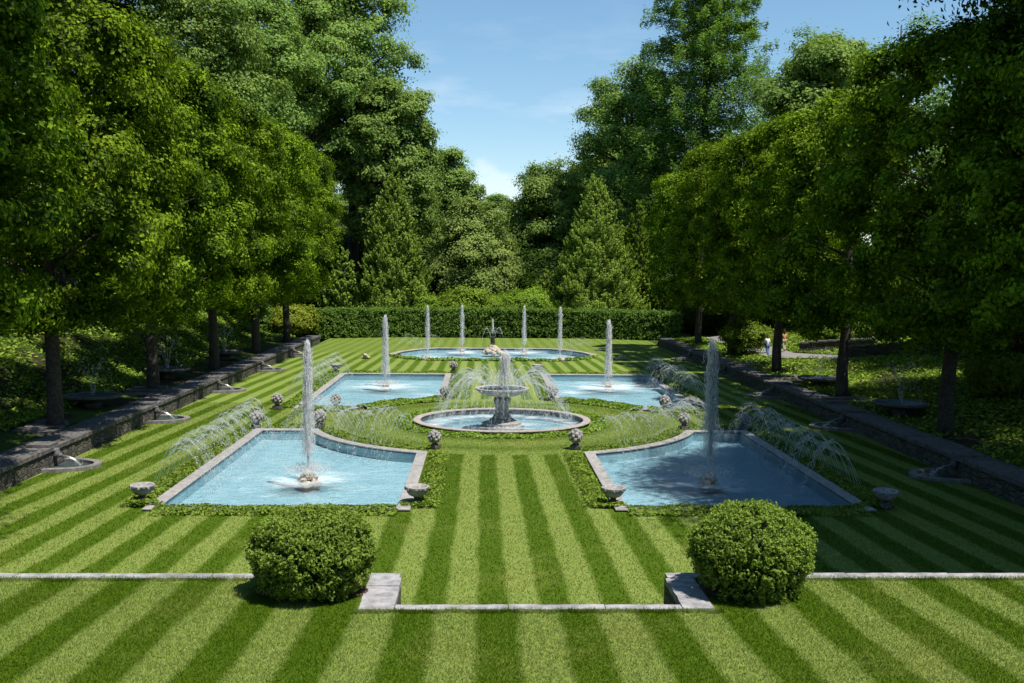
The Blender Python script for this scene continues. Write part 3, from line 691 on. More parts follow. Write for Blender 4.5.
# spouts with half round basins at the foot of the side walls
def wall_fountain(sgn, y, label):
    x = XL if sgn < 0 else XR; d = -sgn
    t = empty('wall_fountain', (x, y, 0), label, 'wall fountain', 'half round basins at the foot of the side walls')
    rx, ry = 1.55, .95
    A = [(d * rx * math.sin(a), ry * -math.cos(a)) for a in np.linspace(0, math.pi, 21)]
    B = [(d * (rx + .3) * math.sin(a), (ry + .3) * -math.cos(a)) for a in np.linspace(0, math.pi, 21)]
    m = MB(); n = 21; vs = [(*p, z) for z in (0, .14) for P_ in (A, B) for p in P_]
    fs = []
    for i in range(n - 1): fs += [(2 * n + i, 2 * n + i + 1, 3 * n + i + 1, 3 * n + i), (n + i, n + i + 1, 3 * n + i + 1, 3 * n + i), (i, i + 1, 2 * n + i + 1, 2 * n + i)]
    fs += [(0, n, 3 * n, 2 * n), (n - 1, 2 * n - 1, 4 * n - 1, 3 * n - 1)]
    m.add(vs, fs); br_ = m.build('basin_rim', M['basinrim'], t)
    m = MB(); m.add([(*p, .015) for p in A], [tuple(range(n))]); m.build('basin_floor', M['lining'], br_)
    m = MB(); m.add([(*p, .085) for p in A], [tuple(range(n))]); o = m.build('water', M['water']); o.location = t.location; tag(o, kind='structure')
    m = MB(); m.blob((d * .10, 0, .54), (.15, .18, .20), 9, 7, .06); m.blob((d * .22, 0, .48), (.12, .11, .09), 8, 6, .05); m.blob((d * .06, 0, .70), (.14, .2, .08), 9, 5, .1); sp_ = m.build('spout_mask', M['dkstone'], t)
    s = [(d * (.30 + .75 * k / 7), 0, .48 - .42 * (k / 7)**2) for k in range(8)]
    m = MB(); m.tube(s, [.022 + .004 * k for k in range(8)], 6); V, Fq = streaks(np.array([(d * (.8 + .35 * random.random()), random.uniform(-.15, .15), random.uniform(.08, .3)) for _ in range(60)]), np.array([[0, 0, 1.]] * 60), rng.uniform(.05, .15, 60), .01)
    b = len(m.v); m.v += V.tolist(); m.f += (Fq + b).tolist(); m.build('water_stream', M['mist'], sp_)
    m = MB(); m.box(*sorted((0, -d * .95)), -.42, .42, WALL_Z + .052, WALL_Z + .16); m.build('sun_spot_block', M['dkstone'], t)  # raised block added to stand in for a sun spot on the coping
ordn = ['nearest', 'second', 'third', 'fourth', 'fifth']
for sgn, side in ((-1, 'left'), (1, 'right')):
    for k, y in enumerate((40.6, 53.0, 65.6, 78.6, 91.5)):
        wall_fountain(sgn, y if sgn < 0 else y - 1.6, '%s half round basin with a stone spout along the %s wall' % (ordn[k], side))
# raised bowls with little fan jets on the slopes between the trees
def slope_bowl(x, y, label, k):
    z = float(terrain(x, y)); t = empty('raised_bowl', (x, y, z - .1), label, 'fountain bowl', 'raised stone bowls on the slopes')
    m = MB(); m.lathe([(.45, 0), (.42, .35), (.55, .45)], 18); m.build('pedestal', M['dkstone'], t)
    m = MB(); m.lathe([(.55, .42), (1.1, .50), (1.4, .62), (1.42, .72), (1.28, .74), (1.2, .66), (0, .60)], 36); bw = m.build('bowl', M['dkstone'], t)
    m = MB(); m.lathe([(0, .68), (1.21, .68)], 30); m.build('bowl_water', M['water'], bw)
    aa = np.linspace(0, 6.283, 11)[:-1]
    arcs('water_arcs', (x, y, z + .6), [(x + .05 * math.cos(a), y + .05 * math.sin(a), z + .62) for a in aa], [(x + 1.05 * math.cos(a), y + 1.05 * math.sin(a), z + .58) for a in aa], z + 2.5,
         'little spray of jets over the bowl' if not k else k, drops=40, rad=.010, mat='mist', group='sprays over the raised bowls')
slope_bowl(-19.9, 51.5, 'raised stone bowl in the shade left of the wall, between first and second trunks', 'faint fan of jets over the nearest bowl left of the wall')
slope_bowl(-20.2, 64.6, 'raised stone bowl beside the second trunk left of the wall', 'faint fan of jets over the bowl by the second left trunk')
slope_bowl(-20.0, 78.0, 'raised stone bowl between third and fourth trunks left of the wall', 'faint fan of jets over the farther bowl left of the wall')
slope_bowl(21.6, 50.6, 'raised stone bowl in deep shade right of the wall', 'faint fan of jets over the shaded bowl right of the wall')
slope_bowl(21.5, 62.6, 'raised stone bowl just left of the sunlit trunk right of the wall', 'faint fan of jets over the bowl by the sunlit right trunk')
# flagstone steps and low walls on the right slope
for (x, y, a, b, lab) in [(20.3, 67.0, 1.5, .9, 'broad flat flagstones stepping down behind the right wall'), (20.4, 55.0, 1.4, .7, 'shaded flat flagstones behind the right wall near the deep shade bowl'), (20.6, 76.5, 1.3, .9, 'small flat flagstones behind the right wall near its far end'), (-19.4, 44.5, .9, .6, 'flat sunlit flagstones on the left wall top by the nearest trunk'), (-19.3, 57.5, 1.2, .6, 'flat flagstones on the left wall top beside the second trunk')]:
    z = float(terrain(x, y)); t = empty('flagstone_steps', (x, y, z), lab, 'flagstones')
    for k in range(3):
        m = MB(); m.box(-a + k * .15, a - k * .1, -b + k * .75 - .5, -b + k * .75 + .15, -.05 + k * .06, .10 + k * .10, .04); m.build('flagstone', M['dkstone'], t)
for (x0, y0, x1, y1, h, lab) in [(27.2, 74.5, 33.0, 71.0, 1.0, 'low dry stone wall across the sunlit right slope, behind the second right trunk'), (33.5, 70, 38, 62, 1.0, 'low stone wall at the right, near the walking person in pink'), (26.0, 81.0, 31.5, 79.0, .9, 'low stone wall beside the path, behind the walker in white')]:
    t = empty('low_wall', ((x0 + x1) / 2, (y0 + y1) / 2, 0), lab, 'wall'); m = MB(); c = MB(); nn = 8
    for k in range(nn):
        xa, ya = x0 + (x1 - x0) * k / nn, y0 + (y1 - y0) * k / nn; xb, yb = x0 + (x1 - x0) * (k + 1) / nn, y0 + (y1 - y0) * (k + 1) / nn
        dx, dy = xb - xa, yb - ya; ln = math.hypot(dx, dy); nx, ny = -dy / ln * .25, dx / ln * .25; z = float(terrain(xa, ya))
        for mb, za, zb, e in ((m, z - .4, z + h - .12, 1), (c, z + h - .115, z + h, 1.25)):
            P_ = [(xa - nx * e, ya - ny * e), (xb - nx * e, yb - ny * e), (xb + nx * e, yb + ny * e), (xa + nx * e, ya + ny * e)]
            mb.add([(*p, za) for p in P_] + [(*p, zb) for p in P_], [(3, 2, 1, 0), (4, 5, 6, 7), (0, 1, 5, 4), (1, 2, 6, 5), (2, 3, 7, 6), (3, 0, 4, 7)])
    m.build('masonry', M['masonry'], t, True); c.build('coping', M['dkstone'], t, True)
# gravel path up on the right
px_ = np.linspace(73, 112, 60); m = MB(); vs = []
for y in px_:
    xc = 24.4 + max(0, 81 - y) * .5
    vs += [(xc - 1.1, y, float(terrain(xc - 1.1, y)) + .06), (xc, y, float(terrain(xc, y)) + .07), (xc + 1.1, y, float(terrain(xc + 1.1, y)) + .06)]
m.add(vs, [q for i in range(59) for q in ((i * 3, i * 3 + 1, i * 3 + 4, i * 3 + 3), (i * 3 + 1, i * 3 + 2, i * 3 + 5, i * 3 + 4))]); tag(m.build('path', M['path']), kind='structure')

# ------------------------------------------------------------------ people
def skin_mesh(name, verts, edges, radii, root=0, sub=2):
    me = bpy.data.meshes.new(name); me.from_pydata(verts, edges, []); o = bpy.data.objects.new(name, me); COL.objects.link(o)
    sk = o.modifiers.new('skin', 'SKIN'); sk.use_smooth_shade = True
    for i, r in enumerate(radii):
        sv = me.skin_vertices[0].data[i]; sv.radius = (r, r) if not isinstance(r, tuple) else r; sv.use_root = (i == root)
    o.modifiers.new('subdivision', 'SUBSURF').levels = sub; o.modifiers['subdivision'].render_levels = sub
    dg = bpy.context.evaluated_depsgraph_get(); m2 = bpy.data.meshes.new_from_object(o.evaluated_get(dg)); m2.name = name
    bpy.data.objects.remove(o); return m2
def person(loc, rz, label, top, legs, hair_long, dress=False):
    t = empty('person', loc, label, 'person', rz=rz)
    V = [(0, 0, .93), (0, 0, 1.12), (0, .01, 1.34), (0, .0, 1.47), (0, -.02, 1.56), (0, -.03, 1.66),
         (-.10, 0, .90), (-.11, -.10, .50), (-.11, .06, .09), (-.11, -.08, .04), (.10, 0, .90), (.11, .10, .50), (.11, .28, .12), (.11, .20, .05),
         (-.17, 0, 1.40), (-.23, .05, 1.14), (-.24, -.08, .90), (-.24, -.13, .80), (.17, 0, 1.40), (.23, -.05, 1.14), (.24, -.16, .92), (.24, -.22, .83)]
    Ed = [(0, 1), (1, 2), (2, 3), (3, 4), (4, 5), (0, 6), (6, 7), (7, 8), (8, 9), (0, 10), (10, 11), (11, 12), (12, 13), (2, 14), (14, 15), (15, 16), (16, 17), (2, 18), (18, 19), (19, 20), (20, 21)]
    Rd = [.14, .125, .15, .06, .075, .085, .09, .06, .042, .04, .09, .06, .042, .04, .065, .048, .038, .032, .065, .048, .038, .032]
    bd = link('body', skin_mesh('body', V, Ed, Rd), M['skin'], t)
    iv = [0, 1, 2, 14, 15, 18, 19]; ix = {v: i for i, v in enumerate(iv)}
    link('shirt', skin_mesh('shirt', [V[i] for i in iv], [(0, 1), (1, 2), (2, 3), (3, 4), (2, 5), (5, 6)], [Rd[i] + .022 for i in iv]), M[top], t)
    if dress:
        m = MB(); m.lathe([(.17, 1.02), (.20, .9), (.26, .55), (.25, .54), (.15, .9)], 20); m.build('skirt', M[legs], t, smooth=True)
    else:
        iv = [0, 6, 7, 8, 10, 11, 12]; link('trousers', skin_mesh('trousers', [V[i] for i in iv], [(0, 1), (1, 2), (2, 3), (0, 4), (4, 5), (5, 6)], [Rd[i] + .024 for i in iv]), M[legs], t)
    m = MB(); m.blob((0, .02, 1.70), (.098, .108, .085), 14, 10)
    if hair_long: m.blob((0, .07, 1.58), (.09, .055, .16), 10, 8)
    m.build('hair', M['hair'], bd, smooth=True)
def gz(x, y): return (x, y, float(terrain(x, y)) + .07)
person(gz(23.4, 81.2), R(200), 'person in a white shirt and blue jeans walking on the right hand path', 'white_cloth', 'denim', False)
person(gz(25.2, 82.6), R(190), 'person in an orange top half hidden behind the third right trunk', 'orange_cloth', 'khaki', True)
person(gz(31.6, 79.5), R(160), 'person in a rose pink top with long hair walking beyond the low walls', 'rose_cloth', 'khaki', True, True)

# ------------------------------------------------------------------ ivy edging, ground cover
def band(P, sel, t0, t1, dens_, h=.26):
    """random points in a strip outside outline P; sel(x, y) keeps where wanted"""
    n = len(P); A = np.array(P); B = np.roll(A, -1, 0); E = B - A; Ln = np.linalg.norm(E, axis=1)
    Nn = np.stack([E[:, 1], -E[:, 0]], 1) / Ln[:, None]
    cnt = int(Ln.sum() * (t1 - t0) * dens_); k = rng.choice(n, cnt, p=Ln / Ln.sum()); f = rng.random(cnt); t = t0 + (t1 - t0) * rng.random(cnt)
    Q = A[k] + E[k] * f[:, None] + Nn[k] * t[:, None] + rng.normal(size=(cnt, 2)) * .05
    keep = sel(Q[:, 0], Q[:, 1]); Q, t, Nn = Q[keep], t[keep], Nn[k][keep]
    c = (t - (t0 + t1) / 2) / ((t1 - t0) / 2); lump = .75 + .25 * np.sin(Q[:, 0] * 2.1 + Q[:, 1] * 1.3) * np.sin(Q[:, 1] * 2.7 - Q[:, 0])
    top = h * lump * np.sqrt(np.clip(1 - c**2 * .9, 0.05, 1)); z = top * (.45 + .55 * rng.random(len(Q))**.5)
    N = np.stack([Nn[:, 0] * c * .7, Nn[:, 1] * c * .7, np.ones(len(Q))], 1)
    return np.column_stack([Q, z]), N
def ivy(parts, label, size=.12):
    P = np.concatenate([p for p, _ in parts]); N = np.concatenate([q for _, q in parts])
    o = link('ivy_edging', leaf_mesh('ivy_edging', P, N, size, .8, .75), M['ivy']); tag(o, label, 'ivy', kind='stuff')
for key, lab in (('nl', 'clipped ivy edging round the near left pool'), ('nr', 'clipped ivy edging round the near right pool')):
    P = POOLS[key]; yc = 34.1
    ivy([band(P, lambda x, y: y > yc - .9, .55, 1.35, 330), band(P, lambda x, y: y <= yc, -.02, 1.05, 360, .27)], lab, .105)
for key, lab in (('fl', 'clipped ivy edging round the far left pool'), ('fr', 'clipped ivy edging round the far right pool')):
    P = POOLS[key]; s = 1
    ivy([band(P, lambda x, y: (y > 57) , .5, 1.3, 200), band(P, lambda x, y: (np.hypot(x - AX, y - CY) < 9.8) | (y < 57.6), 0.0, 1.3, 240, .34)], lab, .14)
ivy([band(POOLS['ct'], lambda x, y: y == y, .55, 1.35, 230, .24)], 'ivy ring hugging the rosy rim of the round basin', .13)
ivy([band(POOLS['bk'], lambda x, y: y < 92, .3, 1.0, 120, .32)], 'ivy strip along the near edge of the end pool', .2)

def scatter(x0, x1, y0, y1, n_, size, keep, zup=.22):
    X = rng.uniform(x0, x1, n_); Y = rng.uniform(y0, y1, n_); k = keep(X, Y); X, Y = X[k], Y[k]
    Z = terrain(X, Y) + zup * rng.random(len(X))
    return np.column_stack([X, Y, Z])
def patchy(X, Y, a=.0): return (np.sin(X * .9 + np.sin(Y * .35) * 2) * np.cos(Y * .42 + X * .2) + .35 * rng.normal(size=len(X))) > a
Pg = np.concatenate([scatter(-46, -20.5, 36, 120, 95000, 0, lambda X, Y: patchy(X, Y, -.55) & (X < -19.6)), ])
o = link('ground_cover', leaf_mesh('ground_cover', Pg, np.tile([0, 0, 1.], (len(Pg), 1)), .26, .55, .8), M['cover']); tag(o, 'low leafy ground cover on the left slope', 'ground cover', kind='stuff')
def offpath(X, Y):
    xc = 24.4 + np.maximum(0, 81 - Y) * .5
    return (np.abs(X - xc) > 1.2) | (Y < 73)
Pg = scatter(20.2, 48, 34, 112, 95000, 0, lambda X, Y: patchy(X, Y, -.5) & offpath(X, Y))
o = link('ground_cover', leaf_mesh('ground_cover', Pg, np.tile([0, 0, 1.], (len(Pg), 1)), .26, .55, .8), M['cover']); tag(o, 'low leafy ground cover on the right slope', 'ground cover', kind='stuff')

# ------------------------------------------------------------------ clipped round bushes and hedges
def bush(loc, rx, ry, h, label, seed):
    t = empty('clipped_bush', loc, label, 'bush', 'two clipped round bushes on the terrace edge')
    n_ = 2600
    D = rdir(n_); D[:, 2] = np.abs(D[:, 2]) * np.where(rng.random(n_) < .32, -1, 1)
    lump = 1 + .055 * np.sin(D[:, 0] * 7 + seed * 2) * np.sin(D[:, 1] * 8 + 2 * seed) + .03 * np.sin(D[:, 2] * 11 + seed) + .035 * rng.normal(size=n_)
    inn = np.where(rng.random(n_) < .35, rng.uniform(.82, .95, n_), 1.0)
    Rr = np.array([rx, ry, h * .5]); C = D * Rr * (lump * inn)[:, None]
    C[:, 2] = np.where(C[:, 2] < 0, C[:, 2] * .96, C[:, 2]) + h * .48
    # squarish clipped sides low down
    low = np.clip((.55 * h - C[:, 2]) / (.55 * h), 0, 1); rad = np.hypot(C[:, 0] / rx, C[:, 1] / ry) + 1e-6
    f = 1 + low * (np.minimum(.93 / rad, 1.8) - 1) * .60 * (inn > .96); C[:, 0] *= f; C[:, 1] *= f
    C[:, 2] = np.maximum(C[:, 2], .04)
    per = 26; U = unit(D + .35 * rng.normal(size=D.shape) + np.array([0, 0, .25]))
    s = rng.random((n_, per)) ; a = rng.random((n_, per)) * 6.283
    T = unit(np.cross(U, rdir(n_))); B = np.cross(U, T)
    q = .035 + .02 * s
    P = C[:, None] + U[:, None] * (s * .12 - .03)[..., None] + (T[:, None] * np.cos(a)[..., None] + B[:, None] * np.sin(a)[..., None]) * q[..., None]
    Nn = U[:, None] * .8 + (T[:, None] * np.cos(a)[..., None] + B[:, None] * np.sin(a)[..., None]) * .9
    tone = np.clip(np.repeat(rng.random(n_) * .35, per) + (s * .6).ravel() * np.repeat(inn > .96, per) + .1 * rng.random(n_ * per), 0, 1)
    link('foliage', leaf_mesh('foliage', P.reshape(-1, 3), Nn.reshape(-1, 3), .058, .5, .5, tone), M['box'], t)
    m = MB(); m.blob((0, 0, h * .46), (rx * .76, ry * .76, h * .40), 20, 12, .05)  # solid dark core added behind the leaves so no light shows through
    for k in range(14):
        a = k * 2.4; m.tube([(0, 0, 0), (.4 * rx * math.cos(a), .4 * ry * math.sin(a), h * .4), (.8 * rx * math.cos(a), .8 * ry * math.sin(a), h * random.uniform(.3, .75))], [.03, .02, .008], 5)
    m.build('branches', M['twig'], t)
bush((-3.30, 19.38, UPZ + .02), 1.14, 1.08, 1.64, 'clipped round bush on the left of the terrace gap, in full sun', 1)
bush((5.38, 19.38, UPZ + .02), 1.13, 1.08, 1.70, 'clipped round bush on the right of the terrace gap, dome slightly taller', 4)

def hedge_y(u): return 118.6 - .0125 * u * u
t = empty('clipped_hedge', (AX, 118, 0), 'long clipped dark green hedge closing the far end of the lawn', 'hedge')
nc = 4200; u = rng.uniform(-30, 21.5, nc); face = rng.random(nc) < .70; hh = 3.2 + .04 * np.sin(u * 1.7)
z = np.where(face, hh * rng.random(nc)**.9, hh + rng.normal(size=nc) * .06); dp = np.where(face, np.abs(rng.normal(size=nc)) * .12, rng.uniform(0, 1.9, nc))
C = np.stack([u + AX, hedge_y(u) + dp, np.clip(z, .05, None)], 1); N = np.where(face[:, None], np.array([0, -1, .35]), np.array([0, -.2, 1.]))
P, N, tone = clump(C, N, 18, .15, .8); P[:, 2] = np.maximum(P[:, 2], .02)
link('foliage', leaf_mesh('foliage', P, N, .22, .6, .9, tone), M['hedge'], t, True)
m = MB(); us = np.linspace(-30, 21.3, 52)  # solid dark core added inside the hedge to block light
for a, b in zip(us[:-1], us[1:]):
    P_ = [(a + AX, hedge_y(a) + .3), (b + AX, hedge_y(b) + .3), (b + AX, hedge_y(b) + 1.7), (a + AX, hedge_y(a) + 1.7)]
    m.add([(*p, -.1) for p in P_] + [(*p, 3.0) for p in P_], [(4, 5, 6, 7), (0, 1, 5, 4), (2, 3, 7, 6)])
m.build('branches', M['twig'], t, True)

def shrub_proto(name, mat, label, loc, r, h, n_cl=260, per=60, size=.2, group=None, cat='shrub'):
    t = empty(name, loc, label, cat, group)
    D = rdir(n_cl); D[:, 2] = np.abs(D[:, 2]) * np.where(rng.random(n_cl) < .25, -.7, 1)
    lob = 1 + .16 * np.sin(D[:, 0] * 4 + r * 3) * np.cos(D[:, 1] * 5 + h) + .10 * rng.normal(size=n_cl)
    C = D * np.array([r, r, h * .5]) * (lob * rng.uniform(.72, 1.0, n_cl))[:, None]; C[:, 2] = np.maximum(C[:, 2] + h * .5, .1)
    P, N, tone = clump(C, D, per, r * .11)
    P[:, 2] = np.maximum(P[:, 2], .03)
    link('foliage', leaf_mesh('foliage', P, N, size, .6, .7, tone), M[mat], t)
    m = MB()
    for k in range(9):
        a = k * 2.4; m.tube([(0, 0, -.2), (.3 * r * math.cos(a), .3 * r * math.sin(a), h * .35), (.75 * r * math.cos(a), .75 * r * math.sin(a), h * random.uniform(.45, .85))], [.07, .05, .015], 5)
    m.build('branches', M['bark'], t); return t
# yellow-green mounds behind and beside the hedge
def th(x, y): return float(terrain(x, y)) - .05
shrub_proto('golden_shrub', 'yellow', 'bright yellow green shrub at the left end of the clipped hedge', (AX - 22.2, 112.5, .2), 2.6, 3.4, 260, 60, .26)
sy = shrub_proto('golden_shrub', 'bright', 'yellow green shrub peeping over the hedge, left of centre', (-2.0, 123.5, 0), 3.5, 5.6, 280, 60, .32, 'yellow green shrubs behind the hedge')
dup(sy, (5.6, 123.5, 0), 'yellow green shrub peeping over the hedge, right of centre', 2.1, (.85, .85, 1.0))
dup(sy, (2.3, 125.0, 0), 'low shrub between the two yellow green shrubs behind the hedge', 3.1, (.8, .8, .85))
dup(sy, (-7.0, 124.0, 0), 'yellow green shrub at the right foot of the left cone tree', 4.1, (.6, .7, .85))

# ------------------------------------------------------------------ trees
def trunk_limbs(t, h, r, spread, n_=7, z0=.35, bend=.3, mat='bark'):
    m = MB(); pts = []; 
    for k in range(7):
        f = k / 6; pts.append((bend * math.sin(f * 2.2), bend * .6 * math.sin(f * 3.1), h * .92 * f - .3))
    m.tube(pts, [r * (1.35 if k == 0 else 1) * (1 - .85 * (k / 6)**1.2) for k in range(7)], 10)
    for k in range(n_):
        f = z0 + (1 - z0) * .85 * k / n_; a = k * 2.4 + random.uniform(-.3, .3); q = spread * (1 - .45 * f) * random.uniform(.6, .9); zb = h * .92 * f
        b0 = (bend * math.sin(f * 2.2), bend * .6 * math.sin(f * 3.1), zb)
        m.tube([b0, (q * .45 * math.cos(a), q * .45 * math.sin(a), zb + q * .28), (q * math.cos(a + .2), q * math.sin(a + .2), zb + q * .55)], [r * .42 * (1 - .5 * f), r * .25 * (1 - .5 * f), .03], 6)
    m.build('trunk', M[mat], t, smooth=True)

def pleached(label, loc, seed, n_cl=1980, per=56, hx=3.7, hy=6.9, z0=4.6, z1=17.1, size=.20, group='clipped lindens in a row along the two side walls'):
    t = empty('linden_tree', loc, label, 'tree', group)
    cz, hz = (z0 + z1) / 2, (z1 - z0) / 2; e = 4.6
    nl = 185
    D = rdir(nl); q = (np.abs(D[:, 0])**e + np.abs(D[:, 1])**e + np.abs(D[:, 2])**e)**(-1 / e); S = D * q[:, None]
    NL = unit(np.sign(S) * np.abs(S)**(e - 1)); RL = rng.uniform(.6, 1.2, nl)
    CL = S * (np.array([hx, hy, hz]) - .55) * np.where(rng.random(nl) < .2, rng.uniform(.6, .85, nl), rng.uniform(.93, 1.02, nl))[:, None]
    CL[:, 2] += cz + .9 * np.cos(CL[:, 1] / hy * 1.5) - .5
    CL[:, 2] -= (CL[:, 2] < z0 + 2) * rng.random(nl)**2 * 1.1
    okl = ~((S[:, 0] < -.55) & (rng.random(nl) < .45)); S, NL, RL, CL = S[okl], NL[okl], RL[okl], CL[okl]; nl = len(CL)
    k = np.repeat(np.arange(nl), n_cl // 150); d = unit(rdir(len(k)) + .75 * NL[k] + np.array([0, 0, .25]))
    C = CL[k] + d * (RL[k] * rng.uniform(.6, 1.1, len(k)))[:, None] * np.array([1, 1, .85]); N = unit(d + .4 * NL[k])
    hol = np.sin(C[:, 1] * 1.0 + seed * 2) * np.sin(C[:, 2] * .95 + seed) + .5 * np.sin(C[:, 1] * 2.3 - C[:, 2] * 1.9 + seed)
    kp = (hol + .30 * rng.normal(size=len(C)) < .48) | (C[:, 2] > z1 - 2); C, N = C[kp], N[kp]
    C[:, 0] += .7
    P, Nn, tone = clump(C, N, per, .27, .7)
    link('crown', leaf_mesh('crown', P, Nn, size, .7, .8, tone), M['linden'], t)
    m = MB(); m.tube([(.1 * math.sin(k), .08 * math.cos(k * 1.7), z) for k, z in enumerate((-.3, .4, 1.6, 3.2, 5.5, 9, 14))], [.52, .37, .33, .31, .28, .2, .06], 10)
    for k in range(16):
        zb = 4.2 + k * .6; a = k * 2.4 + seed; qx, qy = hx * .85 * math.cos(a), hy * .85 * math.sin(a)
        m.tube([(0, 0, zb), (qx * .4, qy * .4, zb + .7), (qx * .95, qy * .95, zb + 1.6)], [.12, .07, .02], 6)
    m.build('trunk', M['bark'], t, smooth=True); return t
place_words = ['nearest', 'second', 'third', 'fourth', 'fifth', 'sixth']
protos = []
for sgn in (-1, 1):
    side = 'left' if sgn < 0 else 'right'
    x = (AX - 20.2) if sgn < 0 else (AX + 20.3)
    for k, y in enumerate((31.6, 44.9, 58.2, 71.4, 84.6, 97.8)):
        lab = '%s boxy clipped linden from the camera in the row along the %s wall' % (place_words[k], side)
        loc = (x, y, .85); rz = 0 if sgn < 0 else math.pi
        sv = (1.0, .99, (1.06 if sgn < 0 else .99) * (1 + .02 * math.sin(k * 2.1)))
        if len(protos) < 3: o = pleached(lab, loc, 1.0 + 1.7 * k); o.scale = sv; protos.append(o)
        else: dup(protos[(k + (sgn > 0)) % 3], loc, lab, rz, sv)

def broad(name, mat, label, loc, h, r, zc=.62, n_lobe=26, cl=46, per=26, size=.42, flat=1.0, group=None, limbs=8, tr=.5, seed=None, gap=.0):
    n_lobe = int(n_lobe * 1.6); cl = int(cl * .62); per = int(per * 1.35); size *= .84
    t = empty(name, loc, label, 'tree', group)
    D = rdir(n_lobe * 3); D = D[D[:, 2] > -.75][:n_lobe]
    Rr = np.array([r, r, h * (1 - zc) * .98]); cz = h * zc
    rl_ = r * rng.uniform(.17, .38, len(D))
    Cl = D * (Rr - rl_[:, None] * .8) * rng.uniform(.62, 1.0, len(D))[:, None]; Cl[:, 2] += cz - .02 * h
    k = np.repeat(np.arange(len(D)), cl); d = rdir(len(k)); d[:, 2] = np.where((d[:, 2] < -.2) & (rng.random(len(k)) < .7), -d[:, 2], d[:, 2])
    C = Cl[k] + d * rl_[k][:, None] * rng.uniform(.75, 1.08, len(k))[:, None] * np.array([1, 1, .8])
    P, N, tone = clump(C, unit(d + .5 * D[k]), per, r * .060, .7)
    link('crown', leaf_mesh('crown', P, N, size, .65, .8, tone), M[mat], t)
    m = MB(); pts = [(.25 * math.sin(f * 2.2), .15 * math.sin(f * 3.1), h * .9 * f - .4) for f in np.linspace(0, 1, 8)]
    m.tube(pts, [tr * (1.3 if i == 0 else 1) * (1 - .9 * (i / 7)) + .03 for i in range(8)], 10)
    for i in range(len(D)):
        b = Vector(Cl[i]); zb = max(h * .22, min(b.z - math.hypot(b.x, b.y) * .6, h * .8))
        m.tube([(0.1, 0.05, zb), tuple(Vector((b.x * .45, b.y * .45, zb + (b.z - zb) * .6))), tuple(b)], [tr * .38 * (1 - .6 * zb / h) + .02, tr * .2 + .01, .03], 6)
    m.build('trunk', M['bark'], t, smooth=True); return t
def cone_tree(name, mat, label, loc, h, r, n_=900, per=34, size=.3, group=None, droop=.3):
    t = empty(name, loc, label, 'tree', group)
    f = 1 - np.sqrt(rng.random(n_)); f = f * .985; a = rng.random(n_) * 6.283
    prof = r * (1 - f)**.8 * np.minimum(1, .80 + f * 2.5)
    lump = 1 + .13 * np.sin(a * 5 + f * 23) + .10 * np.sin(a * 3 - f * 37) + .09 * rng.normal(size=n_)
    q = prof * lump * np.where(rng.random(n_) < .25, rng.uniform(.6, .9, n_), 1)
    C = np.stack([q * np.cos(a), q * np.sin(a), .2 + f * h], 1); O = np.stack([np.cos(a), np.sin(a), np.full(n_, .25)], 1)
    # each spray: leaves strung outward and up from the clump centre
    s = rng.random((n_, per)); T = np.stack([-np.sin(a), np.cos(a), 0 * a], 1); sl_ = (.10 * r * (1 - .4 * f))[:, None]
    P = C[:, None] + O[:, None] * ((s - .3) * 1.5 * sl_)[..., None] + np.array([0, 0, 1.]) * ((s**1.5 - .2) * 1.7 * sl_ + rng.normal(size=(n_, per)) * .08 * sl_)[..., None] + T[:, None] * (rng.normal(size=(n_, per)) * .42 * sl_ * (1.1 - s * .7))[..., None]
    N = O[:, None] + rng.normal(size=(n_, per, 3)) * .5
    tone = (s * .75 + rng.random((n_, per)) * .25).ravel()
    P = P.reshape(-1, 3); P[:, 2] = np.maximum(P[:, 2], .05)
    link('crown', leaf_mesh('crown', P, N.reshape(-1, 3), size, .45, .5, tone), M[mat], t)
    m = MB(); m.tube([(0, 0, -.3), (0, 0, h * .5), (0, 0, h * .96)], [r * .07 + .1, r * .04 + .05, .02], 8)
    for k in range(30):
        ff = k / 30; aa = k * 2.4; qq = r * (1 - ff)**.8 * .8; m.tube([(0, 0, ff * h * .95 + .4), (qq * math.cos(aa), qq * math.sin(aa), ff * h * .95 + .5)], [.06, .02], 4)
    m.build('trunk', M['bark'], t); return t
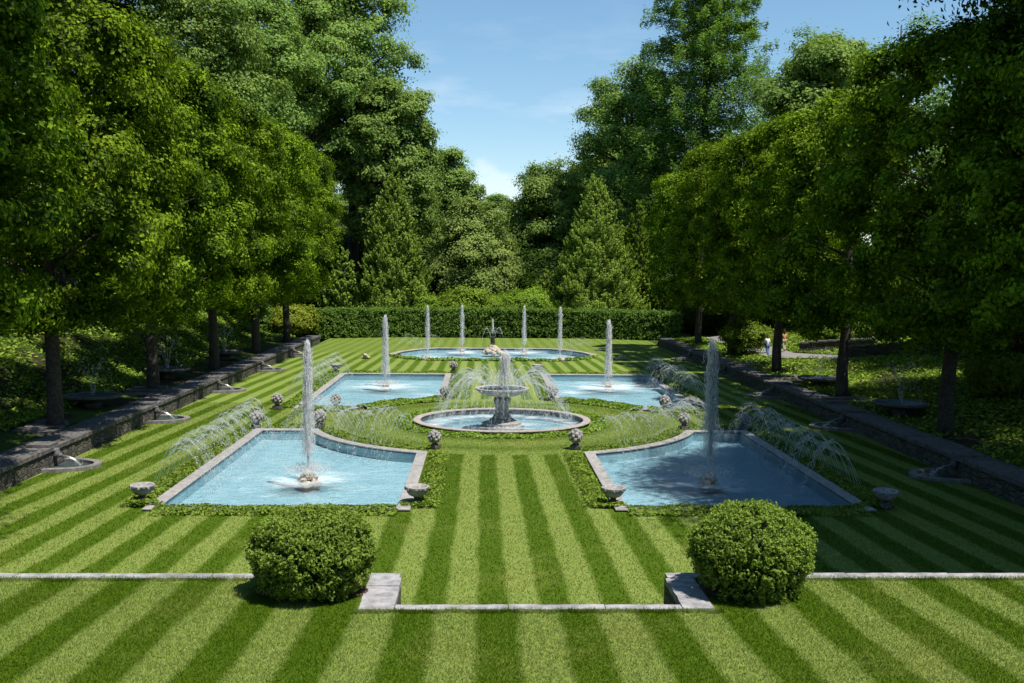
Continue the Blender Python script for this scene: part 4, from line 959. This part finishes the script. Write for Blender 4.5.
def wispy(name, mat, label, loc, h, r, nb=95, per=240, size=.3, zmin=.12, pw_=.75, tr=.5):
    t = empty(name, loc, label, 'tree'); Ps = []; Ns = []; m = MB()
    m.tube([(.1 * math.sin(k), .1 * math.cos(k), h * k / 8 - .3) for k in range(9)], [tr * (1 - k / 8.2) + .02 for k in range(9)], 8)
    for k in range(nb):
        f = zmin + (1 - zmin) * (k / nb)**1.05; a = k * 2.39996 + random.uniform(-.3, .3); L_ = r * (1 - f)**pw_ * random.uniform(.7, 1.1) + .6
        d = np.array([math.cos(a), math.sin(a), random.uniform(.05, .4)]); s = rng.random(per)**.75
        ax = np.array([0, 0, f * h]) + d * (s * L_)[:, None]; ax[:, 2] -= .10 * L_ * s**2
        side = np.array([-math.sin(a), math.cos(a), 0])
        g = np.floor(s * 6); off = rng.normal(size=(6,)) ; 
        Q = ax + side * ((rng.normal(size=per) * .13 * L_ * (1.15 - s)) + off[g.astype(int) % 6] * .09 * L_)[:, None]; Q[:, 2] += rng.normal(size=per) * .045 * L_ - .02 * L_
        Ps.append(Q); Ns.append(np.tile([0, 0, 1.], (per, 1)) + d * .2)
        m.tube([(0, 0, f * h), tuple(np.array([0, 0, f * h]) + d * L_ * .5), tuple(np.array([0, 0, f * h - .1 * L_]) + d * L_)], [.10 * (1 - f) + .03, .05, .015], 5)
    P = np.concatenate(Ps); N = np.concatenate(Ns)
    link('crown', leaf_mesh('crown', P, N, size, .4, .7), M[mat], t); m.build('trunk', M['bark'], t, smooth=True); return t

# the two cone trees behind the hedge
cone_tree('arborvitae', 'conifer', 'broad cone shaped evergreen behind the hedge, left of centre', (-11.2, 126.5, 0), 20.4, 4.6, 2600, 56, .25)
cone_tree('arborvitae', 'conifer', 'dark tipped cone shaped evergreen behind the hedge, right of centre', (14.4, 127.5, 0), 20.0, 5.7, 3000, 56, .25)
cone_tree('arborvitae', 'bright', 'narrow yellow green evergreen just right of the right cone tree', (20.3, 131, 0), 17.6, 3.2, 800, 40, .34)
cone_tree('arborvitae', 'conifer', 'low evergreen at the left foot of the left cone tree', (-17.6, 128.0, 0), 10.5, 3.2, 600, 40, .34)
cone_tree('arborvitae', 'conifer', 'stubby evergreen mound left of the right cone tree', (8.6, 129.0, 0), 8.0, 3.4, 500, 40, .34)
broad('rounded_tree', 'pale', 'pale grey green rounded tree at the centre behind the hedge', (-1.1, 146, -.5), 19.5, 7.2, .45, 44, 42, 26, .42, tr=.4)
broad('maple_tree', 'broad', 'dense round headed tree right of the sky gap', (10.6, 160, 0), 27.0, 7.8, .48, 56, 46, 28, .46)
broad('maple_tree', 'broad', 'round headed tree left of the sky gap, half behind the pale tree', (-6.0, 160, 0), 28.5, 7.0, .46, 60, 46, 28, .46)
bigL = broad('shade_tree', 'broad', 'great dense tree bulging into the sky on the left, dark underneath', (-12.2, 134, 0), 36.0, 7.2, .60, 44, 52, 30, .46, tr=.8)
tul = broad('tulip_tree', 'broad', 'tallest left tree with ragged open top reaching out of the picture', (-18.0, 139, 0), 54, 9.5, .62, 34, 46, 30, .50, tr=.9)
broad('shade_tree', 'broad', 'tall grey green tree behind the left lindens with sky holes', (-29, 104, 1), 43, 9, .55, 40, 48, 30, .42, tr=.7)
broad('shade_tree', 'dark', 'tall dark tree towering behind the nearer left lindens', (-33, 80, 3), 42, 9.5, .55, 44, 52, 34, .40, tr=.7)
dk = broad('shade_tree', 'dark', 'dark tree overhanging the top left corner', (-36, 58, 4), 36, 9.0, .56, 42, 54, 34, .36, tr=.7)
dup(dk, (-31.0, 36, 3), 'near dark tree at the left edge behind the first linden', 2.0, (1, 1, .95))
dup(tul, (-27.5, 121, 0), 'tall tree filling the gap behind the far end of the left lindens', 2.6, (.95, .95, .86))
dup(tul, (-22.5, 133, 0), 'tall leafy tree between the tallest left tree and the far end of the left lindens', 0.7, (.85, .85, .93))
# right-hand skyline
dup(bigL, (35.5, 108, 1), 'tall leafy tree just right of the tall feathery tree', 1.9, (1.05, 1.05, .97))
dup(bigL, (42.5, 121, 1), 'tall leafy tree between the twiggy trees and the dark right mass', 5.1, (1.1, 1.1, 1.08))
dup(bigL, (23.5, 172, 0), 'tall tree stepping up behind the shoulder high tree on the right', 4.4, (.9, .9, 1.02))
broad('oak_tree', 'broad', 'broad leaved tree stepping up the right side of the sky gap', (22.0, 152, 0), 44, 9.5, .50, 46, 46, 28, .46, tr=.7)
dup(bigL, (17.5, 168, 0), 'shoulder high dark green tree below the broad leaved tree on the right', 2.4, (.82, .82, .83))
wispy('bald_cypress', 'needle', 'tall feathery cone shaped tree rising out of the picture right of centre', (31.0, 141, 0), 61, 16, 420, 440, .46, .08, .60, .8)
tw = broad('oak_tree', 'needle', 'open twiggy tree with a thin ragged top, right of the tall feathery tree', (38, 116, 1), 38, 8.0, .58, 30, 30, 20, .34, tr=.5)
dup(tw, (41.5, 100, 1.5), 'sparse twiggy tree between the feathery tree and the dark right mass', 2.0, (.9, .9, .92))
# the huge tree that shades the near right lawn
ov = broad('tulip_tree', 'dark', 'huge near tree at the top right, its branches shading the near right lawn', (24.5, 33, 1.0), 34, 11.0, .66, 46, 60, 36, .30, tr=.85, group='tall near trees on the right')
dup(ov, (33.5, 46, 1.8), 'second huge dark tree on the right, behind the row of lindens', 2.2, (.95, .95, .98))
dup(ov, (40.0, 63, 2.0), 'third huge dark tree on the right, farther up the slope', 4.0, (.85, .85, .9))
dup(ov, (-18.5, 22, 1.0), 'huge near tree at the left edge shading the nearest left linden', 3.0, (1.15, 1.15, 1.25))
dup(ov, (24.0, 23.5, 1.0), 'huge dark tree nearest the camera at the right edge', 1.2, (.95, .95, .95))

# understorey and the wood behind: rows that close the view
spec = []
sh = shrub_proto('rhododendron', 'dark', 'big dark shrub in the wood beyond the left slope', (-44, 66, 0), 4.2, 6.5, 300, 60, .30, 'dark shrubs in the wood beyond the left slope')
sh.location = (-48, 67, th(-48, 67))
for (x, y, s) in [(-47, 54, 1.0), (-47, 80, 1.2), (-40, 92, 1.1), (-35, 104, 1.1), (-38, 118, 1.2), (-31, 112, .8), (-46, 42, 1.1), (-52, 62, 1.5), (-54, 96, 1.5), (-36, 90, .55), (-46, 108, 1.4), (-27, 116, .8), (-29.5, 122, 1.0)]:
    dup(sh, (x, y, th(x, y)), sh['label'], x * 1.7, s)
sr = dup(sh, (46, 64, th(46, 64)), 'big dark shrub in the wood beyond the right slope', .4, 1.1, 'dark shrubs in the wood beyond the right slope')
for (x, y, s) in [(43, 76, 1.0), (39, 88, .9), (34, 98, .8), (30, 106, .8), (44, 52, 1.2), (41, 41, 1.2), (50, 84, 1.4), (46, 98, 1.4), (38, 110, 1.2), (30, 116, .9), (25, 117, .75), (54, 66, 1.6), (52, 48, 1.6), (32.5, 38, .9), (45, 120, 1.4)]:
    dup(sh, (x, y, th(x, y)), sr['label'], x * 1.3, s, sr['group'])
for (x, y, s) in [(-24, 146, 2.0), (-11, 152, 1.8), (3, 156, 1.9), (12, 150, 1.6), (20, 143, 1.7), (29, 140, 2.0), (-33, 140, 2.2), (38, 132, 1.8), (26, 134, 1.3), (-24, 133, 1.3), (31, 127, 1.3)]:
    dup(sh, (x, y, -.3), 'big dark shrub under the tall trees behind the hedge', x * 1.3, s, 'dark shrubs under the tall trees behind the hedge')
ang = rng.uniform(R(150), R(390), 16000); rad_ = 27 + 9 * rng.random(16000); zz = 1 + 27 * rng.random(16000)**.9  # large-leaf ring added behind the camera to block low sky light
P = np.stack([rad_ * np.cos(ang), rad_ * np.sin(ang) - 4, zz], 1); kp = (P[:, 1] < 12); P = P[kp]
o = link('sky_leaf_screen', leaf_mesh('sky_leaf_screen', P, np.column_stack([-P[:, 0], -P[:, 1], 0 * P[:, 0] + 12]), .95, .7, .8), M['dark']); tag(o, 'unseen leaf screen added behind the viewpoint to block sky light', 'sky_leaf_screen', kind='stuff')
lg = shrub_proto('azalea', 'bright', 'light green shrub beside the path behind the walker in white', (22.3, 84.5, th(22.3, 84.5)), 1.9, 3.0, 170, 50, .22)
dup(lg, (28.9, 84.5, th(28.9, 84.5)), 'light green shrub right of the third right trunk', 1.0, (.8, .8, .75))
dup(lg, (33.6, 74.5, th(33.6, 74.5)), 'small light shrub against the low wall on the right slope', 2.0, .5)
dup(lg, (-26.5, 97, th(-26.5, 97)), 'sunlit shrub on the left slope behind the fourth left trunk', 3.0, .8)
dup(lg, (-24.5, 106, th(-24.5, 106)), 'sunlit shrub on the left slope near the hedge end', 3.6, .9)
rd = shrub_proto('bronze_shrub', 'red', 'bronze leaved shrub in shade at the right edge above the slope', (31, 53, th(31, 53)), 3.0, 4.6, 230, 56, .22)
dup(lg, (27.2, 51.5, th(27.2, 51.5)), 'green and amber shrub right of the second near trunk on the right', 5.0, .9)
wl = dup(bigL, (-30, 168, 0), 'leafy tree in the far wood behind the left side', 1.0, (.9, .9, .8), 'trees of the far wood behind the left side')
for (x, y, s) in [(-40, 150, .9), (-52, 135, .9), (-48, 112, .85), (-58, 92, .9), (-60, 70, .9), (-54, 48, .85), (-44, 130, .8), (-22, 175, .75), (-64, 115, 1.0)]:
    dup(bigL, (x, y, 1), wl['label'], x, (s, s, s * .85), wl['group'])
wr = dup(bigL, (36, 160, 0), 'leafy tree in the far wood behind the right side', 1.0, (.95, .95, .85), 'trees of the far wood behind the right side')
for (x, y, s) in [(48, 140, .9), (58, 120, .9), (56, 100, .9), (62, 80, .9), (60, 58, .9), (50, 36, .85), (30, 175, .8), (70, 100, 1.0), (46, 160, .9)]:
    dup(bigL, (x, y, 1), wr['label'], x, (s, s, s * .85), wr['group'])
fw = dup(tul, (-4, 205, -1), 'distant low tree at the foot of the sky gap', 1.0, (.9, .9, .46), 'distant trees across the foot of the sky gap')
for (x, y, s) in [(6, 210, .40), (16, 204, .46), (-14, 208, .48), (26, 212, .5), (-26, 212, .5), (2, 196, .49), (-9, 193, .47), (11, 190, .48)]:
    dup(tul, (x, y, -1), fw['label'], x, (.8, .8, s), fw['group'])
